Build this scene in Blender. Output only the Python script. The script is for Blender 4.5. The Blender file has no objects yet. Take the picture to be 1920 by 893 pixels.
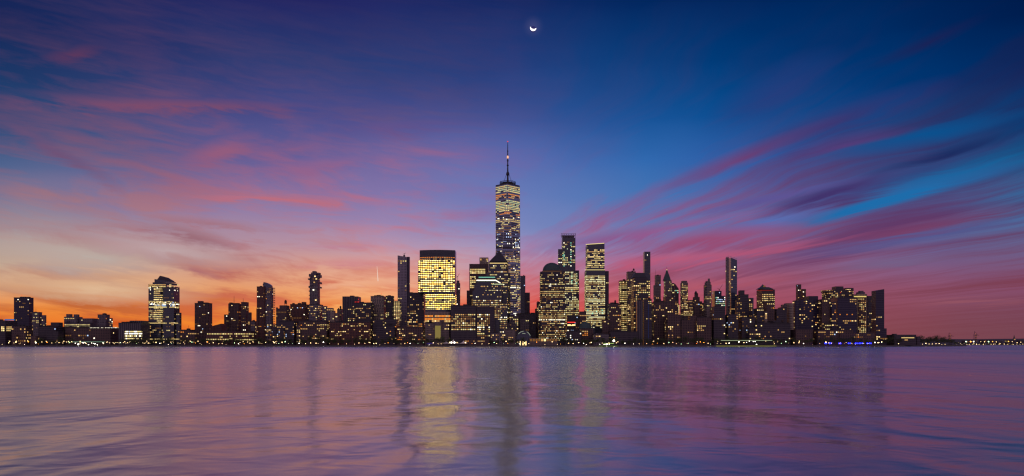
import bpy, bmesh, math, random
from mathutils import Vector, Matrix
R = random.Random(11)
S = bpy.context.scene
COL = S.collection
F = 1400.0; CX = 960.0; HY = 646.5; CAMH = 4.0; GZ = 2.4

# ------------------------------------------------------------------ helpers
def lin(c):
    return tuple(((v/255.)/12.92 if v/255. <= .04045 else ((v/255.+.055)/1.055)**2.4) for v in c)
def wx(px, D): return (px-CX)/F*D
def wz(py, D): return CAMH+(HY-py)/F*D
def tag(o, label=None, cat=None, group=None, kind=None):
    if label: o['label'] = label
    if cat: o['category'] = cat
    if group: o['group'] = group
    if kind: o['kind'] = kind
    return o
def empty(name, loc):
    o = bpy.data.objects.new(name, None); COL.objects.link(o); o.location = loc
    o.empty_display_size = 2; return o
class MB:
    """collects polygons, builds ONE mesh object"""
    def __init__(s): s.v = []; s.f = []; s.m = []
    def poly(s, pts, m=0):
        n = len(s.v); s.v += [tuple(p) for p in pts]; s.f.append(tuple(range(n, n+len(pts)))); s.m.append(m)
    def prism(s, foot, z0, z1, m=0, foot2=None):
        f2 = foot2 or foot; n = len(foot); b = len(s.v)
        s.v += [(x, y, z0) for x, y in foot]+[(x, y, (z1 if not callable(z1) else z1(x, y))) for x, y in f2]
        for i in range(n):
            j = (i+1) % n; s.f.append((b+i, b+j, b+n+j, b+n+i)); s.m.append(m)
        s.f.append(tuple(b+n+i for i in range(n))); s.m.append(m)
        s.f.append(tuple(b+i for i in reversed(range(n)))); s.m.append(m)
    def box(s, x0, x1, y0, y1, z0, z1, m=0):
        s.prism([(x0, y0), (x1, y0), (x1, y1), (x0, y1)], z0, z1, m)
    def ring(s, profile, n=16, c=(0, 0), m=0):
        """lathe: profile list of (r,z)"""
        b = len(s.v); k = len(profile)
        for r, z in profile:
            for i in range(n):
                a = 2*math.pi*i/n; s.v.append((c[0]+r*math.cos(a), c[1]+r*math.sin(a), z))
        for q in range(k-1):
            for i in range(n):
                j = (i+1) % n
                s.f.append((b+q*n+i, b+q*n+j, b+(q+1)*n+j, b+(q+1)*n+i)); s.m.append(m)
        s.f.append(tuple(b+(k-1)*n+i for i in range(n))); s.m.append(m)
        s.f.append(tuple(b+i for i in reversed(range(n)))); s.m.append(m)
    def bar(s, a, b_, r, m=0, n=4, r2=None):
        a = Vector(a); b_ = Vector(b_); d = (b_-a).normalized(); r2 = r if r2 is None else r2
        u = d.orthogonal().normalized(); w = d.cross(u); k = len(s.v)
        for c, rr in ((a, r), (b_, r2)):
            for i in range(n):
                t = 2*math.pi*i/n; s.v.append(tuple(c+rr*(u*math.cos(t)+w*math.sin(t))))
        for i in range(n):
            j = (i+1) % n; s.f.append((k+i, k+j, k+n+j, k+n+i)); s.m.append(m)
        s.f.append(tuple(k+n+i for i in range(n))); s.m.append(m)
        s.f.append(tuple(k+i for i in reversed(range(n)))); s.m.append(m)
    def ball(s, c, r, m=0, nu=8, nv=5):
        prof = [(r*math.sin(math.pi*max(.04, min(.96, q/nv))), c[2]-r*math.cos(math.pi*q/nv)) for q in range(nv+1)]
        s.ring(prof, nu, (c[0], c[1]), m)
    def mesh(s, name, mats):
        me = bpy.data.meshes.new(name); me.from_pydata(s.v, [], s.f); 
        for m in (mats if isinstance(mats, (list, tuple)) else [mats]): me.materials.append(m)
        me.polygons.foreach_set('material_index', s.m); me.update(); return me
    def build(s, name, mats, parent=None, loc=None):
        o = bpy.data.objects.new(name, s.mesh(name, mats)); COL.objects.link(o)
        if parent: o.parent = parent
        if loc: o.location = loc
        return o

# ------------------------------------------------------------------ materials
def newmat(name):
    m = bpy.data.materials.new(name); m.use_nodes = True; nt = m.node_tree
    for n in list(nt.nodes): nt.nodes.remove(n)
    out = nt.nodes.new('ShaderNodeOutputMaterial'); return m, nt, out
def mth(nt, op, a, b=None, c=None, clamp=False):
    n = nt.nodes.new('ShaderNodeMath'); n.operation = op; n.use_clamp = clamp
    for i, v in enumerate((a, b, c)):
        if v is None: continue
        if isinstance(v, (int, float)): n.inputs[i].default_value = v
        else: nt.links.new(v, n.inputs[i])
    return n.outputs[0]
def mixc(nt, f, a, b, blend='MIX'):
    n = nt.nodes.new('ShaderNodeMix'); n.data_type = 'RGBA'; n.blend_type = blend
    for idx, v in ((0, f), (6, a), (7, b)):
        if isinstance(v, (int, float)): n.inputs[idx].default_value = v
        elif isinstance(v, tuple): n.inputs[idx].default_value = (*v[:3], 1)
        else: nt.links.new(v, n.inputs[idx])
    return n.outputs[2]
def mixf(nt, f, a, b):
    n = nt.nodes.new('ShaderNodeMix'); n.data_type = 'FLOAT'
    for idx, v in ((0, f), (2, a), (3, b)):
        if isinstance(v, (int, float)): n.inputs[idx].default_value = v
        else: nt.links.new(v, n.inputs[idx])
    return n.outputs[0]
def sstep(nt, v, a, b):
    n = nt.nodes.new('ShaderNodeMapRange'); n.interpolation_type = 'SMOOTHSTEP'
    nt.links.new(v, n.inputs[0]); n.inputs[1].default_value = a; n.inputs[2].default_value = b; return n.outputs[0]
def lstep(nt, v, a, b):
    n = nt.nodes.new('ShaderNodeMapRange')
    nt.links.new(v, n.inputs[0]); n.inputs[1].default_value = a; n.inputs[2].default_value = b; return n.outputs[0]
def noise(nt, vec, scale, detail=3, rough=.55, dist=0.):
    n = nt.nodes.new('ShaderNodeTexNoise'); n.inputs['Scale'].default_value = scale
    n.inputs['Detail'].default_value = detail; n.inputs['Roughness'].default_value = rough
    n.inputs['Distortion'].default_value = dist; nt.links.new(vec, n.inputs['Vector']); return n.outputs['Fac']
def comb(nt, x, y, z):
    n = nt.nodes.new('ShaderNodeCombineXYZ')
    for i, v in enumerate((x, y, z)):
        if isinstance(v, (int, float)): n.inputs[i].default_value = v
        else: nt.links.new(v, n.inputs[i])
    return n.outputs[0]
def facade(name, base, glass, fh=3.8, cw=3.0, wz_=.5, wx_=.6, rough=.8, grough=.2, gspec=.5, metal=0.):
    m, nt, out = newmat(name)
    tc = nt.nodes.new('ShaderNodeTexCoord'); sp = nt.nodes.new('ShaderNodeSeparateXYZ')
    nt.links.new(tc.outputs['Object'], sp.inputs[0])
    z = mth(nt, 'FRACT', mth(nt, 'MULTIPLY', sp.outputs[2], 1/fh))
    h = mth(nt, 'FRACT', mth(nt, 'MULTIPLY', mth(nt, 'ADD', sp.outputs[0], sp.outputs[1]), 1/cw))
    wm = mth(nt, 'MULTIPLY', mth(nt, 'LESS_THAN', z, wz_), mth(nt, 'LESS_THAN', h, wx_))
    nz = noise(nt, tc.outputs['Object'], .04, 4, .6)
    st = nt.nodes.new('ShaderNodeVectorMath'); st.operation = 'MULTIPLY'; st.inputs[1].default_value = (.5, .5, .03)
    nt.links.new(tc.outputs['Object'], st.inputs[0]); nz2 = noise(nt, st.outputs[0], 1.0, 3)
    v = mth(nt, 'MULTIPLY_ADD', nz, .7, mth(nt, 'MULTIPLY_ADD', nz2, .6, .35))
    bc = mixc(nt, 1., base, comb(nt, v, v, v), 'MULTIPLY')
    c = mixc(nt, wm, bc, glass)
    p = nt.nodes.new('ShaderNodeBsdfPrincipled'); nt.links.new(c, p.inputs['Base Color'])
    nt.links.new(mixf(nt, wm, rough, grough), p.inputs['Roughness'])
    p.inputs['Metallic'].default_value = metal
    p.inputs['Specular IOR Level'].default_value = gspec
    nt.links.new(p.outputs[0], out.inputs[0]); return m
def plain(name, base, rough=.8, metal=0., nscale=.3):
    m, nt, out = newmat(name)
    tc = nt.nodes.new('ShaderNodeTexCoord'); nz = noise(nt, tc.outputs['Object'], nscale, 4, .6)
    v = mth(nt, 'MULTIPLY_ADD', nz, .8, .6); c = mixc(nt, 1., base, comb(nt, v, v, v), 'MULTIPLY')
    p = nt.nodes.new('ShaderNodeBsdfPrincipled'); nt.links.new(c, p.inputs['Base Color'])
    p.inputs['Roughness'].default_value = rough; p.inputs['Metallic'].default_value = metal
    nt.links.new(p.outputs[0], out.inputs[0]); return m
def lit(name, c255, s, sample=False):
    m, nt, out = newmat(name)
    e = nt.nodes.new('ShaderNodeEmission'); e.inputs[0].default_value = (*lin(c255), 1); e.inputs[1].default_value = s
    nt.links.new(e.outputs[0], out.inputs[0])
    m.cycles.emission_sampling = 'AUTO' if sample else 'NONE'
    return m
FM = {
 'brick':   facade('red_brick_wall', (.15, .065, .05), (.02, .022, .03), 3.3, 3.2, .5, .45),
 'brown':   facade('brown_brick_wall', (.13, .08, .07), (.02, .022, .03), 3.4, 3.6, .5, .5),
 'stone':   facade('limestone_wall', (.24, .19, .16), (.025, .027, .035), 3.8, 2.8, .5, .45),
 'beige':   facade('beige_concrete_wall', (.38, .3, .22), (.05, .05, .05), 3.6, 6., .35, .7),
 'dark':    facade('dark_granite_wall', (.07, .055, .065), (.015, .018, .028), 3.8, 2.6, .5, .55, .6),
 'conc':    facade('grey_concrete_wall', (.2, .17, .18), (.03, .03, .04), 3.5, 4., .5, .6),
 'glass':   facade('dark_glass_wall', (.05, .055, .075), (.03, .04, .06), 3.9, 1.6, .7, .86, .35, .12, .8),
 'bglass':  facade('blue_glass_wall', (.09, .1, .14), (.05, .07, .12), 4.0, 1.5, .72, .88, .3, .08, 1.0, .35),
 'purple':  facade('tinted_glass_wall', (.05, .038, .07), (.03, .027, .055), 3.8, 2.2, .6, .8, .4, .25, .4),
 'pale':    facade('pale_concrete_wall', (.34, .3, .34), (.06, .06, .08), 3.7, 3.4, .55, .5),
 'slab':    facade('ribbed_slab_wall', (.13, .11, .12), (.02, .02, .03), 60., 4.2, 1.1, .45, .7),
}
ROOF = plain('dark_roofing', (.05, .045, .05)); METAL = plain('dark_steel', (.06, .06, .07), .5, .6)
COPPER = plain('weathered_copper', (.05, .09, .085), .6); WOOD = plain('weathered_wood', (.08, .05, .035))
STONE = plain('seawall_stone', (.12, .11, .1)); EARTH = plain('paved_ground', (.06, .06, .055))
WHITE = plain('white_paint', (.7, .7, .68), .5); BARK = plain('tree_bark', (.06, .045, .035)); 
CANVAS = plain('white_canvas', (.75, .72, .68), .7)
LITM = {
 'warm':   lit('warm_window_light', (255, 196, 120), .75), 'warm2': lit('bright_warm_window_light', (255, 218, 145), 1.8),
 'dim':    lit('dim_window_light', (215, 150, 85), .3),    'white': lit('white_window_light', (255, 244, 214), 2.4),
 'cool':   lit('cool_window_light', (190, 215, 255), 1.3), 'green': lit('greenish_window_light', (218, 230, 175), .85),
 'orange': lit('orange_window_light', (255, 150, 60), .9), 'gold': lit('golden_window_light', (255, 220, 142), .8),
 'pale':   lit('pale_yellow_window_light', (255, 232, 155), 1.05), 'teal': lit('teal_window_light', (150, 235, 205), 1.1),
 'blaze':  lit('blazing_gold_window_light', (255, 198, 88), 4.6), 'blaze2': lit('blazing_pale_window_light', (255, 226, 140), 4.4),
 'lime':   lit('lime_tinted_window_light', (242, 234, 178), 1.5),
 'red':    lit('red_window_light', (255, 60, 50), 1.3),
}
PAL = {
 'mix':   dict(warm=5, warm2=1.4, dim=8, white=1.1, cool=1., gold=1, orange=.8),
 'warm':  dict(warm=5, warm2=3, dim=3, orange=.8, gold=2),
 'yellow':dict(gold=4, warm=3, pale=1.5, dim=5, warm2=1),
 'bright':dict(pale=5, warm2=5, gold=2, white=1.5),
 'gold':  dict(gold=6, pale=3, warm=2, warm2=1),
 'office':dict(pale=2.4, gold=2, warm=3, dim=4.5, white=1),
 'green': dict(green=4, pale=3, teal=1.5, gold=3, white=1, dim=2),
 'white': dict(white=3, pale=2, cool=1, dim=2),
 'orange':dict(orange=5, warm=3, gold=1),
 'teal':  dict(teal=5, white=2, green=3, cool=2),
 'cool':  dict(cool=4, white=2, dim=2, warm=1),
 'red':   dict(red=1), 'blaze': dict(blaze=4, blaze2=5, pale=.9, gold=.5), 'blazeg': dict(blaze=5, blaze2=1, pale=1, gold=1), 'lime': dict(lime=3, gold=3, pale=2, dim=1), 'wtop': dict(pale=3, green=4, gold=2), 'blue': dict(cool=1),
}
def pick(pal):
    d = PAL[pal]; t = R.random()*sum(d.values())
    for k, v in d.items():
        t -= v
        if t <= 0: return k
    return k

# ------------------------------------------------------------------ windows
def rows(root, foot, ztop, zbot, ph, pw, dens, pal, wf=.56, hf=.45, full=.1, run=.42, name='floor_glazing', sidek=.7, footfn=None, vary=.9, off=.15, each=False, wall=None):
    """one child mesh for every floor that has lit windows: a ribbon of lit and unlit panes along the walls that face the river"""
    ox, oy = root.location.x, root.location.y; wall = wall or FM['dark']
    one = ztop-zbot < ph*1.15; z = ztop if one else ztop-ph*.75
    if one: zbot = z-ph*hf-1e-3
    while z-ph*hf > zbot:
        fp = footfn(z) if footfn else foot
        mb = MB(); keys = [None]; dfl = dens*(1-vary/2+vary*R.random())
        if R.random() < full*dens*2: dfl = min(.95, dens*2.2+.3)
        n = len(fp); pc = pick(pal); E = []
        for i in range(n):
            x0, y0 = fp[i]; x1, y1 = fp[(i+1) % n]; ex, ey = x1-x0, y1-y0; L = math.hypot(ex, ey)
            if L < .05: continue
            nx, ny = ey/L, -ex/L; mx, my = (x0+x1)/2+ox, (y0+y1)/2+oy
            E.append((x0, y0, x1, y1, ex/L, ey/L, L, nx, ny, nx*(-mx)+ny*(-my) > 0))
        m = len(E); last = None; zl = z-ph*hf
        # start at the first edge that follows a hidden one, so that a ribbon is one strip
        st = next((q for q in range(m) if E[q][9] and not E[q-1][9]), 0)
        strips = []; cur = None
        for qq in range(m):
            x0, y0, x1, y1, ux, uy, L, nx, ny, vis = E[(st+qq) % m]
            if not vis: cur = None; continue
            if cur is None: cur = [[(x0+nx*off, y0+ny*off)], []]; strips.append(cur)
            pn = E[(st+qq+1) % m]; end = (x1+(nx+(pn[7] if pn[9] else 0))*off, y1+(ny+(pn[8] if pn[9] else 0))*off)
            k = max(1, int(L/pw)); p = L/k; dd = dfl*(sidek if abs(nx) > .75 else 1); on = R.random() < dd
            if L < pw*.7: cur[0].append(end); cur[1].append(None); continue
            for q in range(k):
                if R.random() > run: on = R.random() < dd
                if not on: continue
                c = (q+.5)*p; a = c-p*wf/2; b = c+p*wf/2; key = pc if R.random() < .55 else pick(pal)
                cur[0].append((x0+ux*a+nx*off, y0+uy*a+ny*off)); cur[1].append(None)
                cur[0].append((x0+ux*b+nx*off, y0+uy*b+ny*off)); cur[1].append(key)
            cur[0].append(end); cur[1].append(None)
        for P, K in strips:
            lit_ = [q for q, k_ in enumerate(K) if k_]
            if not lit_: continue
            if each:
                for q in lit_:
                    m1 = MB(); a, b = P[q], P[q+1]; m1.poly([(*a, zl), (*b, zl), (*b, z), (*a, z)]); m1.build(name, LITM[K[q]], root)
                continue
            lo, hi = lit_[0], lit_[-1]; base = len(mb.v)
            for a in P[lo:hi+2]: mb.v += [(a[0], a[1], zl), (a[0], a[1], z)]
            for q in range(lo, hi+1):
                o = base+2*(q-lo)
                if K[q] not in keys: keys.append(K[q])
                mb.f.append((o, o+2, o+3, o+1)); mb.m.append(keys.index(K[q]))
        if mb.f: mb.build(name, [wall]+[LITM[k_] for k_ in keys[1:]], root)
        if one: break
        z -= ph

def foot_px(x0, x1, D, dep, share=.34):
    if x0 >= CX:
        lim = share*(x1-x0); d = dep
        # px shift of the far left corner
        if (x0-CX)*(d/D) > lim and x0 > CX: d = lim*D/(x0-CX)
        d = max(d, 6.); return wx(x0, D+d), wx(x1, D), d
    if x1 <= CX:
        lim = share*(x1-x0); d = dep
        if (CX-x1)*(d/D) > lim and x1 < CX: d = lim*D/(CX-x1)
        d = max(d, 6.); return wx(x0, D), wx(x1, D+d), d
    return wx(x0, D), wx(x1, D), dep

def B(name, label, D, kind, tiers, vb=643, dens=.2, pal='mix', ph=3.5, pw=3.0, cat='building', dep=None, roof=True, bot=None, **kw):
    """tiers: (x0, x1, ytop[, opts]) in photograph units, converted to metres at distance D"""
    xa = min(t[0] for t in tiers); xb = max(t[1] for t in tiers)
    root = empty(name, (wx((xa+xb)/2, D), D, GZ)); tag(root, label, cat)
    k = D/F; tops = []
    for i, t in enumerate(tiers):
        x0, x1, yt = t[:3]; o = dict(t[3]) if len(t) > 3 else {}
        w = (x1-x0)*k; d = o.get('dep', dep or min(38, w*1.0)); DD = D+o.get('set', i*1.3)
        X0, X1, d = foot_px(x0, x1, DD, d)
        X0 -= root.location.x-.03*i; X1 -= root.location.x-.03*i; Y0 = DD-D
        z1 = wz(yt, D)-GZ; z0 = 0 if 'yb' not in o else wz(o['yb'], D)-GZ
        foot = [(X0, Y0), (X1, Y0), (X1, Y0+d), (X0, Y0+d)]
        if o.get('cut'):   # chamfered front corners
            c = o['cut']*(X1-X0); foot = [(X0, Y0+c), (X0+c, Y0), (X1-c, Y0), (X1, Y0+c), (X1, Y0+d), (X0, Y0+d)]
        if o.get('bow'):
            s = o['bow']*(X1-X0); n = 10; arc = []
            for q in range(n+1):
                u = q/n; arc.append((X0+(X1-X0)*u, Y0+s*(1-math.sin(math.pi*u))))
            foot = arc+[(X1, Y0+d), (X0, Y0+d)]
        mb = MB(); f2 = None
        if o.get('taper'):
            tp = o['taper']; cx = (X0+X1)/2; cy = Y0+d/2; f2 = [(cx+(x-cx)*tp, cy+(y-cy)*tp) for x, y in foot]
        zt = z1
        if 'yr' in o:      # top edge slopes to another height on the right
            zr = wz(o['yr'], D)-GZ; zt = (lambda x, y, a=z1, b=zr, p=X0, q=X1: a+(b-a)*(x-p)/(q-p))
        mb.prism(foot, z0, zt, 0, f2)
        m = o.get('mat') or FM[o.get('kind', kind)]
        mb.build(o.get('name', 'tower_shaft' if i == 0 else 'upper_tier'), m, root)
        dn = o.get('dens', dens)*(.78 if 'apartment' in name or 'residential' in name or name in ('building', 'low_building', 'warehouse') else 1)
        if dn > 0 and not f2:
            b = wz(o.get('vb', vb), D)-GZ
            zz = min(z1, wz(o['yr'], D)-GZ) if 'yr' in o else z1
            zz -= o.get('skip', 0)*k
            kk = dict(kw); kk.update(o.get('w', {}))
            rows(root, foot, zz, max(b, z0+1), kk.pop('ph', ph)*k, kk.pop('pw', pw)*k, dn, o.get('pal', pal), wall=m, **kk)
        tops.append((X0, X1, Y0, d, z1, o))
    if roof:
        X0, X1, Y0, d, z1, o = max(tops, key=lambda q: (q[1]-q[0])*(1+q[4]/100))
        if X1-X0 > 9 and 'yr' not in o and not o.get('taper'):
            mb = MB(); mb.box(X0-.3, X1+.3, Y0-.3, Y0+d+.3, z1+.004, z1+.9); mb.build('parapet', ROOF, root)
            for q in range(R.randint(1, 3)):
                w = (X1-X0)*R.uniform(.12, .3); x = X0+1+R.random()*(X1-X0-w-2); mb = MB()
                mb.box(x, x+w, Y0+3, Y0+3+min(w, d-4 if d > 6 else 2), z1+.8, z1+R.uniform(1.8, 3.6)); mb.build('roof_unit', ROOF, root)
            kd = o.get('kind', kind); r_ = R.random(); w = X1-X0; x = X0+w*R.uniform(.2, .8)
            if kd in ('brown', 'brick', 'conc', 'stone', 'dark') and r_ < .34 and z1 < 190 and d > 9:
                mb = MB(); zt_ = z1+1; q4 = ((-1.3, -1.3), (1.3, -1.3), (1.3, 1.3), (-1.3, 1.3))
                for sx, sy in q4: mb.bar((x+sx, Y0+5+sy, z1), (x+sx, Y0+5+sy, zt_+2.6), .2)
                mb.box(x-1.5, x+1.5, Y0+3.5, Y0+6.5, zt_+2.3, zt_+2.59); mb.build('tank_frame', METAL, root); mb = MB(); mb.ring([(2., zt_+2.6), (2., zt_+6), (2.15, zt_+6), (.3, zt_+7.6)], 10, (x, Y0+5)); mb.build('water_tank', WOOD, root)
            elif r_ < .72:
                h_ = R.uniform(4, 11); mb = MB(); mb.bar((x, Y0+4, z1), (x, Y0+4, z1+h_), .28, r2=.12); mb.bar((x-1.2, Y0+4, z1+h_*.7), (x+1.2, Y0+4, z1+h_*.7), .12); mb.build('antenna', METAL, root)
                if z1 > 90: mb = MB(); mb.ball((x, Y0+4, z1+h_+.4), .7); mb.build('aircraft_warning_light', LITM['red'], root)
    return root
def L3(root, px, py, D=None):
    D = D or root.location.y
    return (wx(px, D)-root.location.x, 0., wz(py, D)-root.location.z)
def mast(root, px, y0, y1, r=.35, dy=8., mat=None, name='mast'):
    a = L3(root, px, y0); b = L3(root, px, y1); mb = MB()
    mb.bar((a[0], dy, a[2]), (b[0], dy, b[2]), r*1.3, r2=r*.5); return mb.build(name, mat or METAL, root)
def strip(root, x0, x1, y, h, key, dy=-.4, y2=None, name='light_strip'):
    a = L3(root, x0, y); b = L3(root, x1, y if y2 is None else y2); k = root.location.y/F; mb = MB(); t = h*k
    mb.prism([(a[0], dy), (b[0], dy), (b[0], dy+.3), (a[0], dy+.3)], 0, 1)
    n = len(mb.v)
    mb.v = [(x, y_, (a[2] if abs(x-a[0]) < 1e-6 else b[2])-(t if z == 0 else 0)) for x, y_, z in mb.v]
    return mb.build(name, LITM[key] if isinstance(key, str) else key, root)
def pyramid(root, x0, x1, yb, yt, xt0, xt1, Dp=30., mat=None, name='pyramid_roof', dy=0.):
    a = L3(root, x0, yb); b = L3(root, x1, yb); t0 = L3(root, xt0, yt); t1 = L3(root, xt1, yt); mb = MB()
    tw = max(.3, (t1[0]-t0[0])/2); yc = dy+Dp/2
    mb.prism([(a[0], dy), (b[0], dy), (b[0], dy+Dp), (a[0], dy+Dp)], a[2]+.004, t0[2], 0,
             [(t0[0], yc-tw), (t1[0]+.01, yc-tw), (t1[0]+.01, yc+tw), (t0[0], yc+tw)])
    return mb.build(name, mat or ROOF, root)
def dome(root, px, yb, r_px, h_px, dy, mat, name='dome'):
    k = root.location.y/F; c = L3(root, px, yb); mb = MB(); r = r_px*k; h = h_px*k
    prof = [(r*1.03, c[2]), (r*1.03, c[2]+.8)]+[(max(.3, r*math.cos(q*math.pi/20)), c[2]+.8+h*math.sin(q*math.pi/20)) for q in range(11)]
    mb.ring(prof, 32, (c[0], dy)); o = mb.build(name, mat, root)
    for p in o.data.polygons: p.use_smooth = True
    return o

# ================================================================== the city, left to right
T = 'tower'; A = 'apartment building'; OB = 'office building'
b = B('low_office_building', 'low building with a thin blue lit roof edge at the left end', 1532, 'dark',
  [(-40, 33, 601), (-40, 6, 598, dict(set=12, dens=0))], vb=613, dens=0, roof=False, cat=OB)
strip(b, 8, 27, 598.6, 2.2, lit('blue_sign_light', (20, 110, 190), .8), dy=1.0)
for q, (xa, xb) in enumerate(((2, 8.5), (12, 31))):
    X0 = L3(b, xa, 0)[0]; X1 = L3(b, xb, 0)[0]
    rows(b, [(X0, 0), (X1, 0), (X1, 4), (X0, 4)], wz(610, 1532)-GZ, wz(624, 1532)-GZ, 3.3*1.09, 2.7*1.09, .92, 'gold', .75, .6, vary=.1)
b = B('residential_tower', 'dark flat-topped tower left of all others, a few lit rooms under its roof', 1705, 'purple',
  [(26, 63, 558.5), (37, 54, 556.3, dict(set=4, dens=0, name='penthouse'))], vb=606, dens=.16, pal='mix', dep=16, cat=T)
B('apartment_block', 'stepped apartment block against the right side of the leftmost tower', 1690, 'conc',
  [(60, 79, 586, dict(dens=.35)), (78, 87, 591, dict(dens=.55, name='side_wing'))], vb=616, pal='yellow', ph=3.2, pw=2.4, cat=A)
B('warehouse', 'low dark waterfront building with warm lit ground floor below the leftmost tower', 1528, 'brown',
  [(22, 62, 612), (22, 34, 628, dict(set=-6)), (57, 74, 630, dict(set=-5, name='side_wing'))], vb=641, dens=.3, pal='warm', pw=3.4, ph=5.5, cat='building')
B('warehouse', 'long low dark building with three lit squares, right of the stepped apartment block', 1545, 'dark',
  [(72, 122, 613), (95, 118, 604.5, dict(set=6, name='roof_block')), (88, 120, 622, dict(set=-8))], vb=640, dens=.13, pal='mix', ph=4.2, pw=3.6, cat='building')
B('hospital_building', 'broad stepped block with two rooftop humps and three bright continuous floors', 1640, 'conc',
  [(120, 155, 594, dict(dens=.12)), (124, 136, 589, dict(name='roof_block', dens=0)), (138, 149, 589.5, dict(name='roof_block', dens=0)),
   (149, 186, 597, dict(dens=.1)), (121, 187, 606, dict(set=-4, dens=.8, pal='gold', w=dict(ph=3.4, pw=2.2)))], vb=623, pal='gold', cat=OB)
B('office_building', 'square grey block with a small roof hut, right end of the broad stepped block', 1630, 'conc',
  [(183, 206, 590.5), (194, 198.5, 587.3, dict(name='penthouse', dens=0)), (205, 211.5, 596.5, dict(name='side_wing', dens=.5))], vb=612, dens=.22, cat=OB)
b = B('long_warehouse', 'long low warehouse with a line of small lights along its eaves', 1560, 'brown',
  [(122, 225, 614.5), (122, 144, 612, dict(set=3))], vb=640, dens=.07, pal='mix', ph=5, pw=4, cat='warehouse')
X0 = L3(b, 168, 0)[0]; X1 = L3(b, 223, 0)[0]
rows(b, [(X0, 0), (X1, 0), (X1, 4), (X0, 4)], wz(614.2, 1560)-GZ, wz(616.5, 1560)-GZ, 2.5, 2.9, 1, 'white', .4, .45, vary=0, name='eaves_light')
b = B('office_building', 'low windowless-topped building with four glaring white bands facing the water', 1540, 'slab',
  [(222, 281, 606), (243, 279, 601, dict(set=14, name='penthouse'))], dens=0, cat=OB)
for q, yy in enumerate((621.8, 625.6, 630, 634.8)): 
    X0 = L3(b, 234, 0)[0]; X1 = L3(b, 264.5, 0)[0]
    rows(b, [(X0, 0), (X1, 0), (X1, 4), (X0, 4)], wz(yy-.8, 1540)-GZ, wz(yy+1, 1540)-GZ, 2.4, 2.0, .96, 'white', .92, .95, vary=0)

# the bank tower with the faceted crown
b = B('office_tower', 'tall dark tower with chamfered crown and brilliant white floors at mid height', 1580, 'glass',
  [(278.3, 313, 533, dict(dens=.3, w=dict(full=.35))), (305, 336.8, 537, dict(set=3, dens=.12, name='side_wing', w=dict(full=.3))),
   (330, 340.3, 586, dict(set=9, dens=.1, name='side_wing'))], vb=636, pal='office', ph=3.6, pw=2.3, cat=T, dep=30, roof=False)
k = 1580/F
for (xa, xb, yb, ya, ys) in ((284, 325, 533.8, 529, 531), (287.5, 322, 529, 523, 528)):
    mb = MB(); p0 = L3(b, xa, yb); p1 = L3(b, xb, yb); zt0 = L3(b, 0, ya)[2]; zt1 = L3(b, 0, ys)[2]
    mb.prism([(p0[0], 5), (p1[0], 6), (p1[0], 20), (p0[0], 20)], p0[2]-.5, lambda x, y, a=p0[0], c=p1[0], u=zt0, v=zt1: u+(v-u)*(x-a)/(c-a)); mb.build('crown_tier', FM['glass'], b)
mb = MB(); q = [L3(b, x, y) for x, y in ((291, 523.8), (296.5, 516.5), (308, 519.5), (319, 526), (320.5, 528.5))]
f = [(p[0], 8, p[2]) for p in q]; g = [(p[0], 19, p[2]) for p in q]; n = len(f)
mb.poly(f); mb.poly(g[::-1])
for i in range(n): mb.poly([f[i], g[i], g[(i+1) % n], f[(i+1) % n]])
mb.build('roof_crown', FM['dark'], b)
for yy, pl, dn in ((534.2, 'gold', .9), (537.5, 'gold', .75), (567, 'white', .75), (570.5, 'white', .85), (573.5, 'cool', .7), (576, 'gold', .97), (606, 'gold', .95), (636, 'gold', .9)):
    for xa, xb, dy in ((279, 311, 0), (316, 333, 3)):
        X0 = L3(b, xa, 0)[0]; X1 = L3(b, xb, 0)[0]
        rows(b, [(X0, dy), (X1, dy), (X1, dy+4), (X0, dy+4)], wz(yy-.7, 1580)-GZ, wz(yy+.6, 1580)-GZ, 2.0, 2.2, dn, pl, .8, .9, vary=0, off=.4)
for yy in range(538, 612, 4):   # the bright bay down the front
    if R.random() < .75:
        X0 = L3(b, 288.5, 0)[0]; X1 = L3(b, 303.5, 0)[0]
        rows(b, [(X0, 0), (X1, 0), (X1, 4), (X0, 4)], wz(yy-.7, 1580)-GZ, wz(yy+.8, 1580)-GZ, 1.9, 2.0, .9, 'gold', .85, .9, vary=0, off=.5)
B('brick_warehouse', 'low dark block between the chamfered-crown tower and the plain slab tower', 1570, 'brown',
  [(338, 366, 619), (352, 372, 622, dict(set=-5))], dens=.3, pal='warm', ph=4, pw=3.2, cat='building')
B('residential_tower', 'plain slab tower with a narrow rooftop box standing alone against orange sky', 1740, 'brown',
  [(365, 398, 569), (370.5, 382, 564.3, dict(set=4, dens=0, name='penthouse'))], vb=626, dens=.13, pal='mix', ph=3.0, pw=2.6, cat=A, dep=18)
B('low_brick_building', 'low dark reddish block right of the lone slab tower, roofline sloping up', 1640, 'brick',
  [(396, 424, 612, dict(yr=607))], vb=626, dens=.05, cat='building', roof=False)
b = B('residential_tower', 'broad stepped tower with two thin rooftop masts', 1760, 'brown',
  [(428, 453, 570), (452, 466.5, 566.3), (420, 430, 590, dict(set=-4, name='side_wing')), (464, 472, 586, dict(set=-3, name='side_wing')), (441, 450, 568, dict(set=6, dens=0, name='penthouse'))],
  vb=624, dens=.2, pal='mix', ph=3.1, pw=2.7, cat=A, dep=20)
mast(b, 436.5, 570, 554.5, .5); mast(b, 453.7, 566.5, 559, .45)
B('apartment_block', 'small dark block between the twin-masted tower and the arc-topped tower', 1700, 'conc',
  [(470, 483, 603), (474, 478, 600, dict(set=3, dens=0, name='penthouse'))], vb=624, dens=.3, cat=A)
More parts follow.
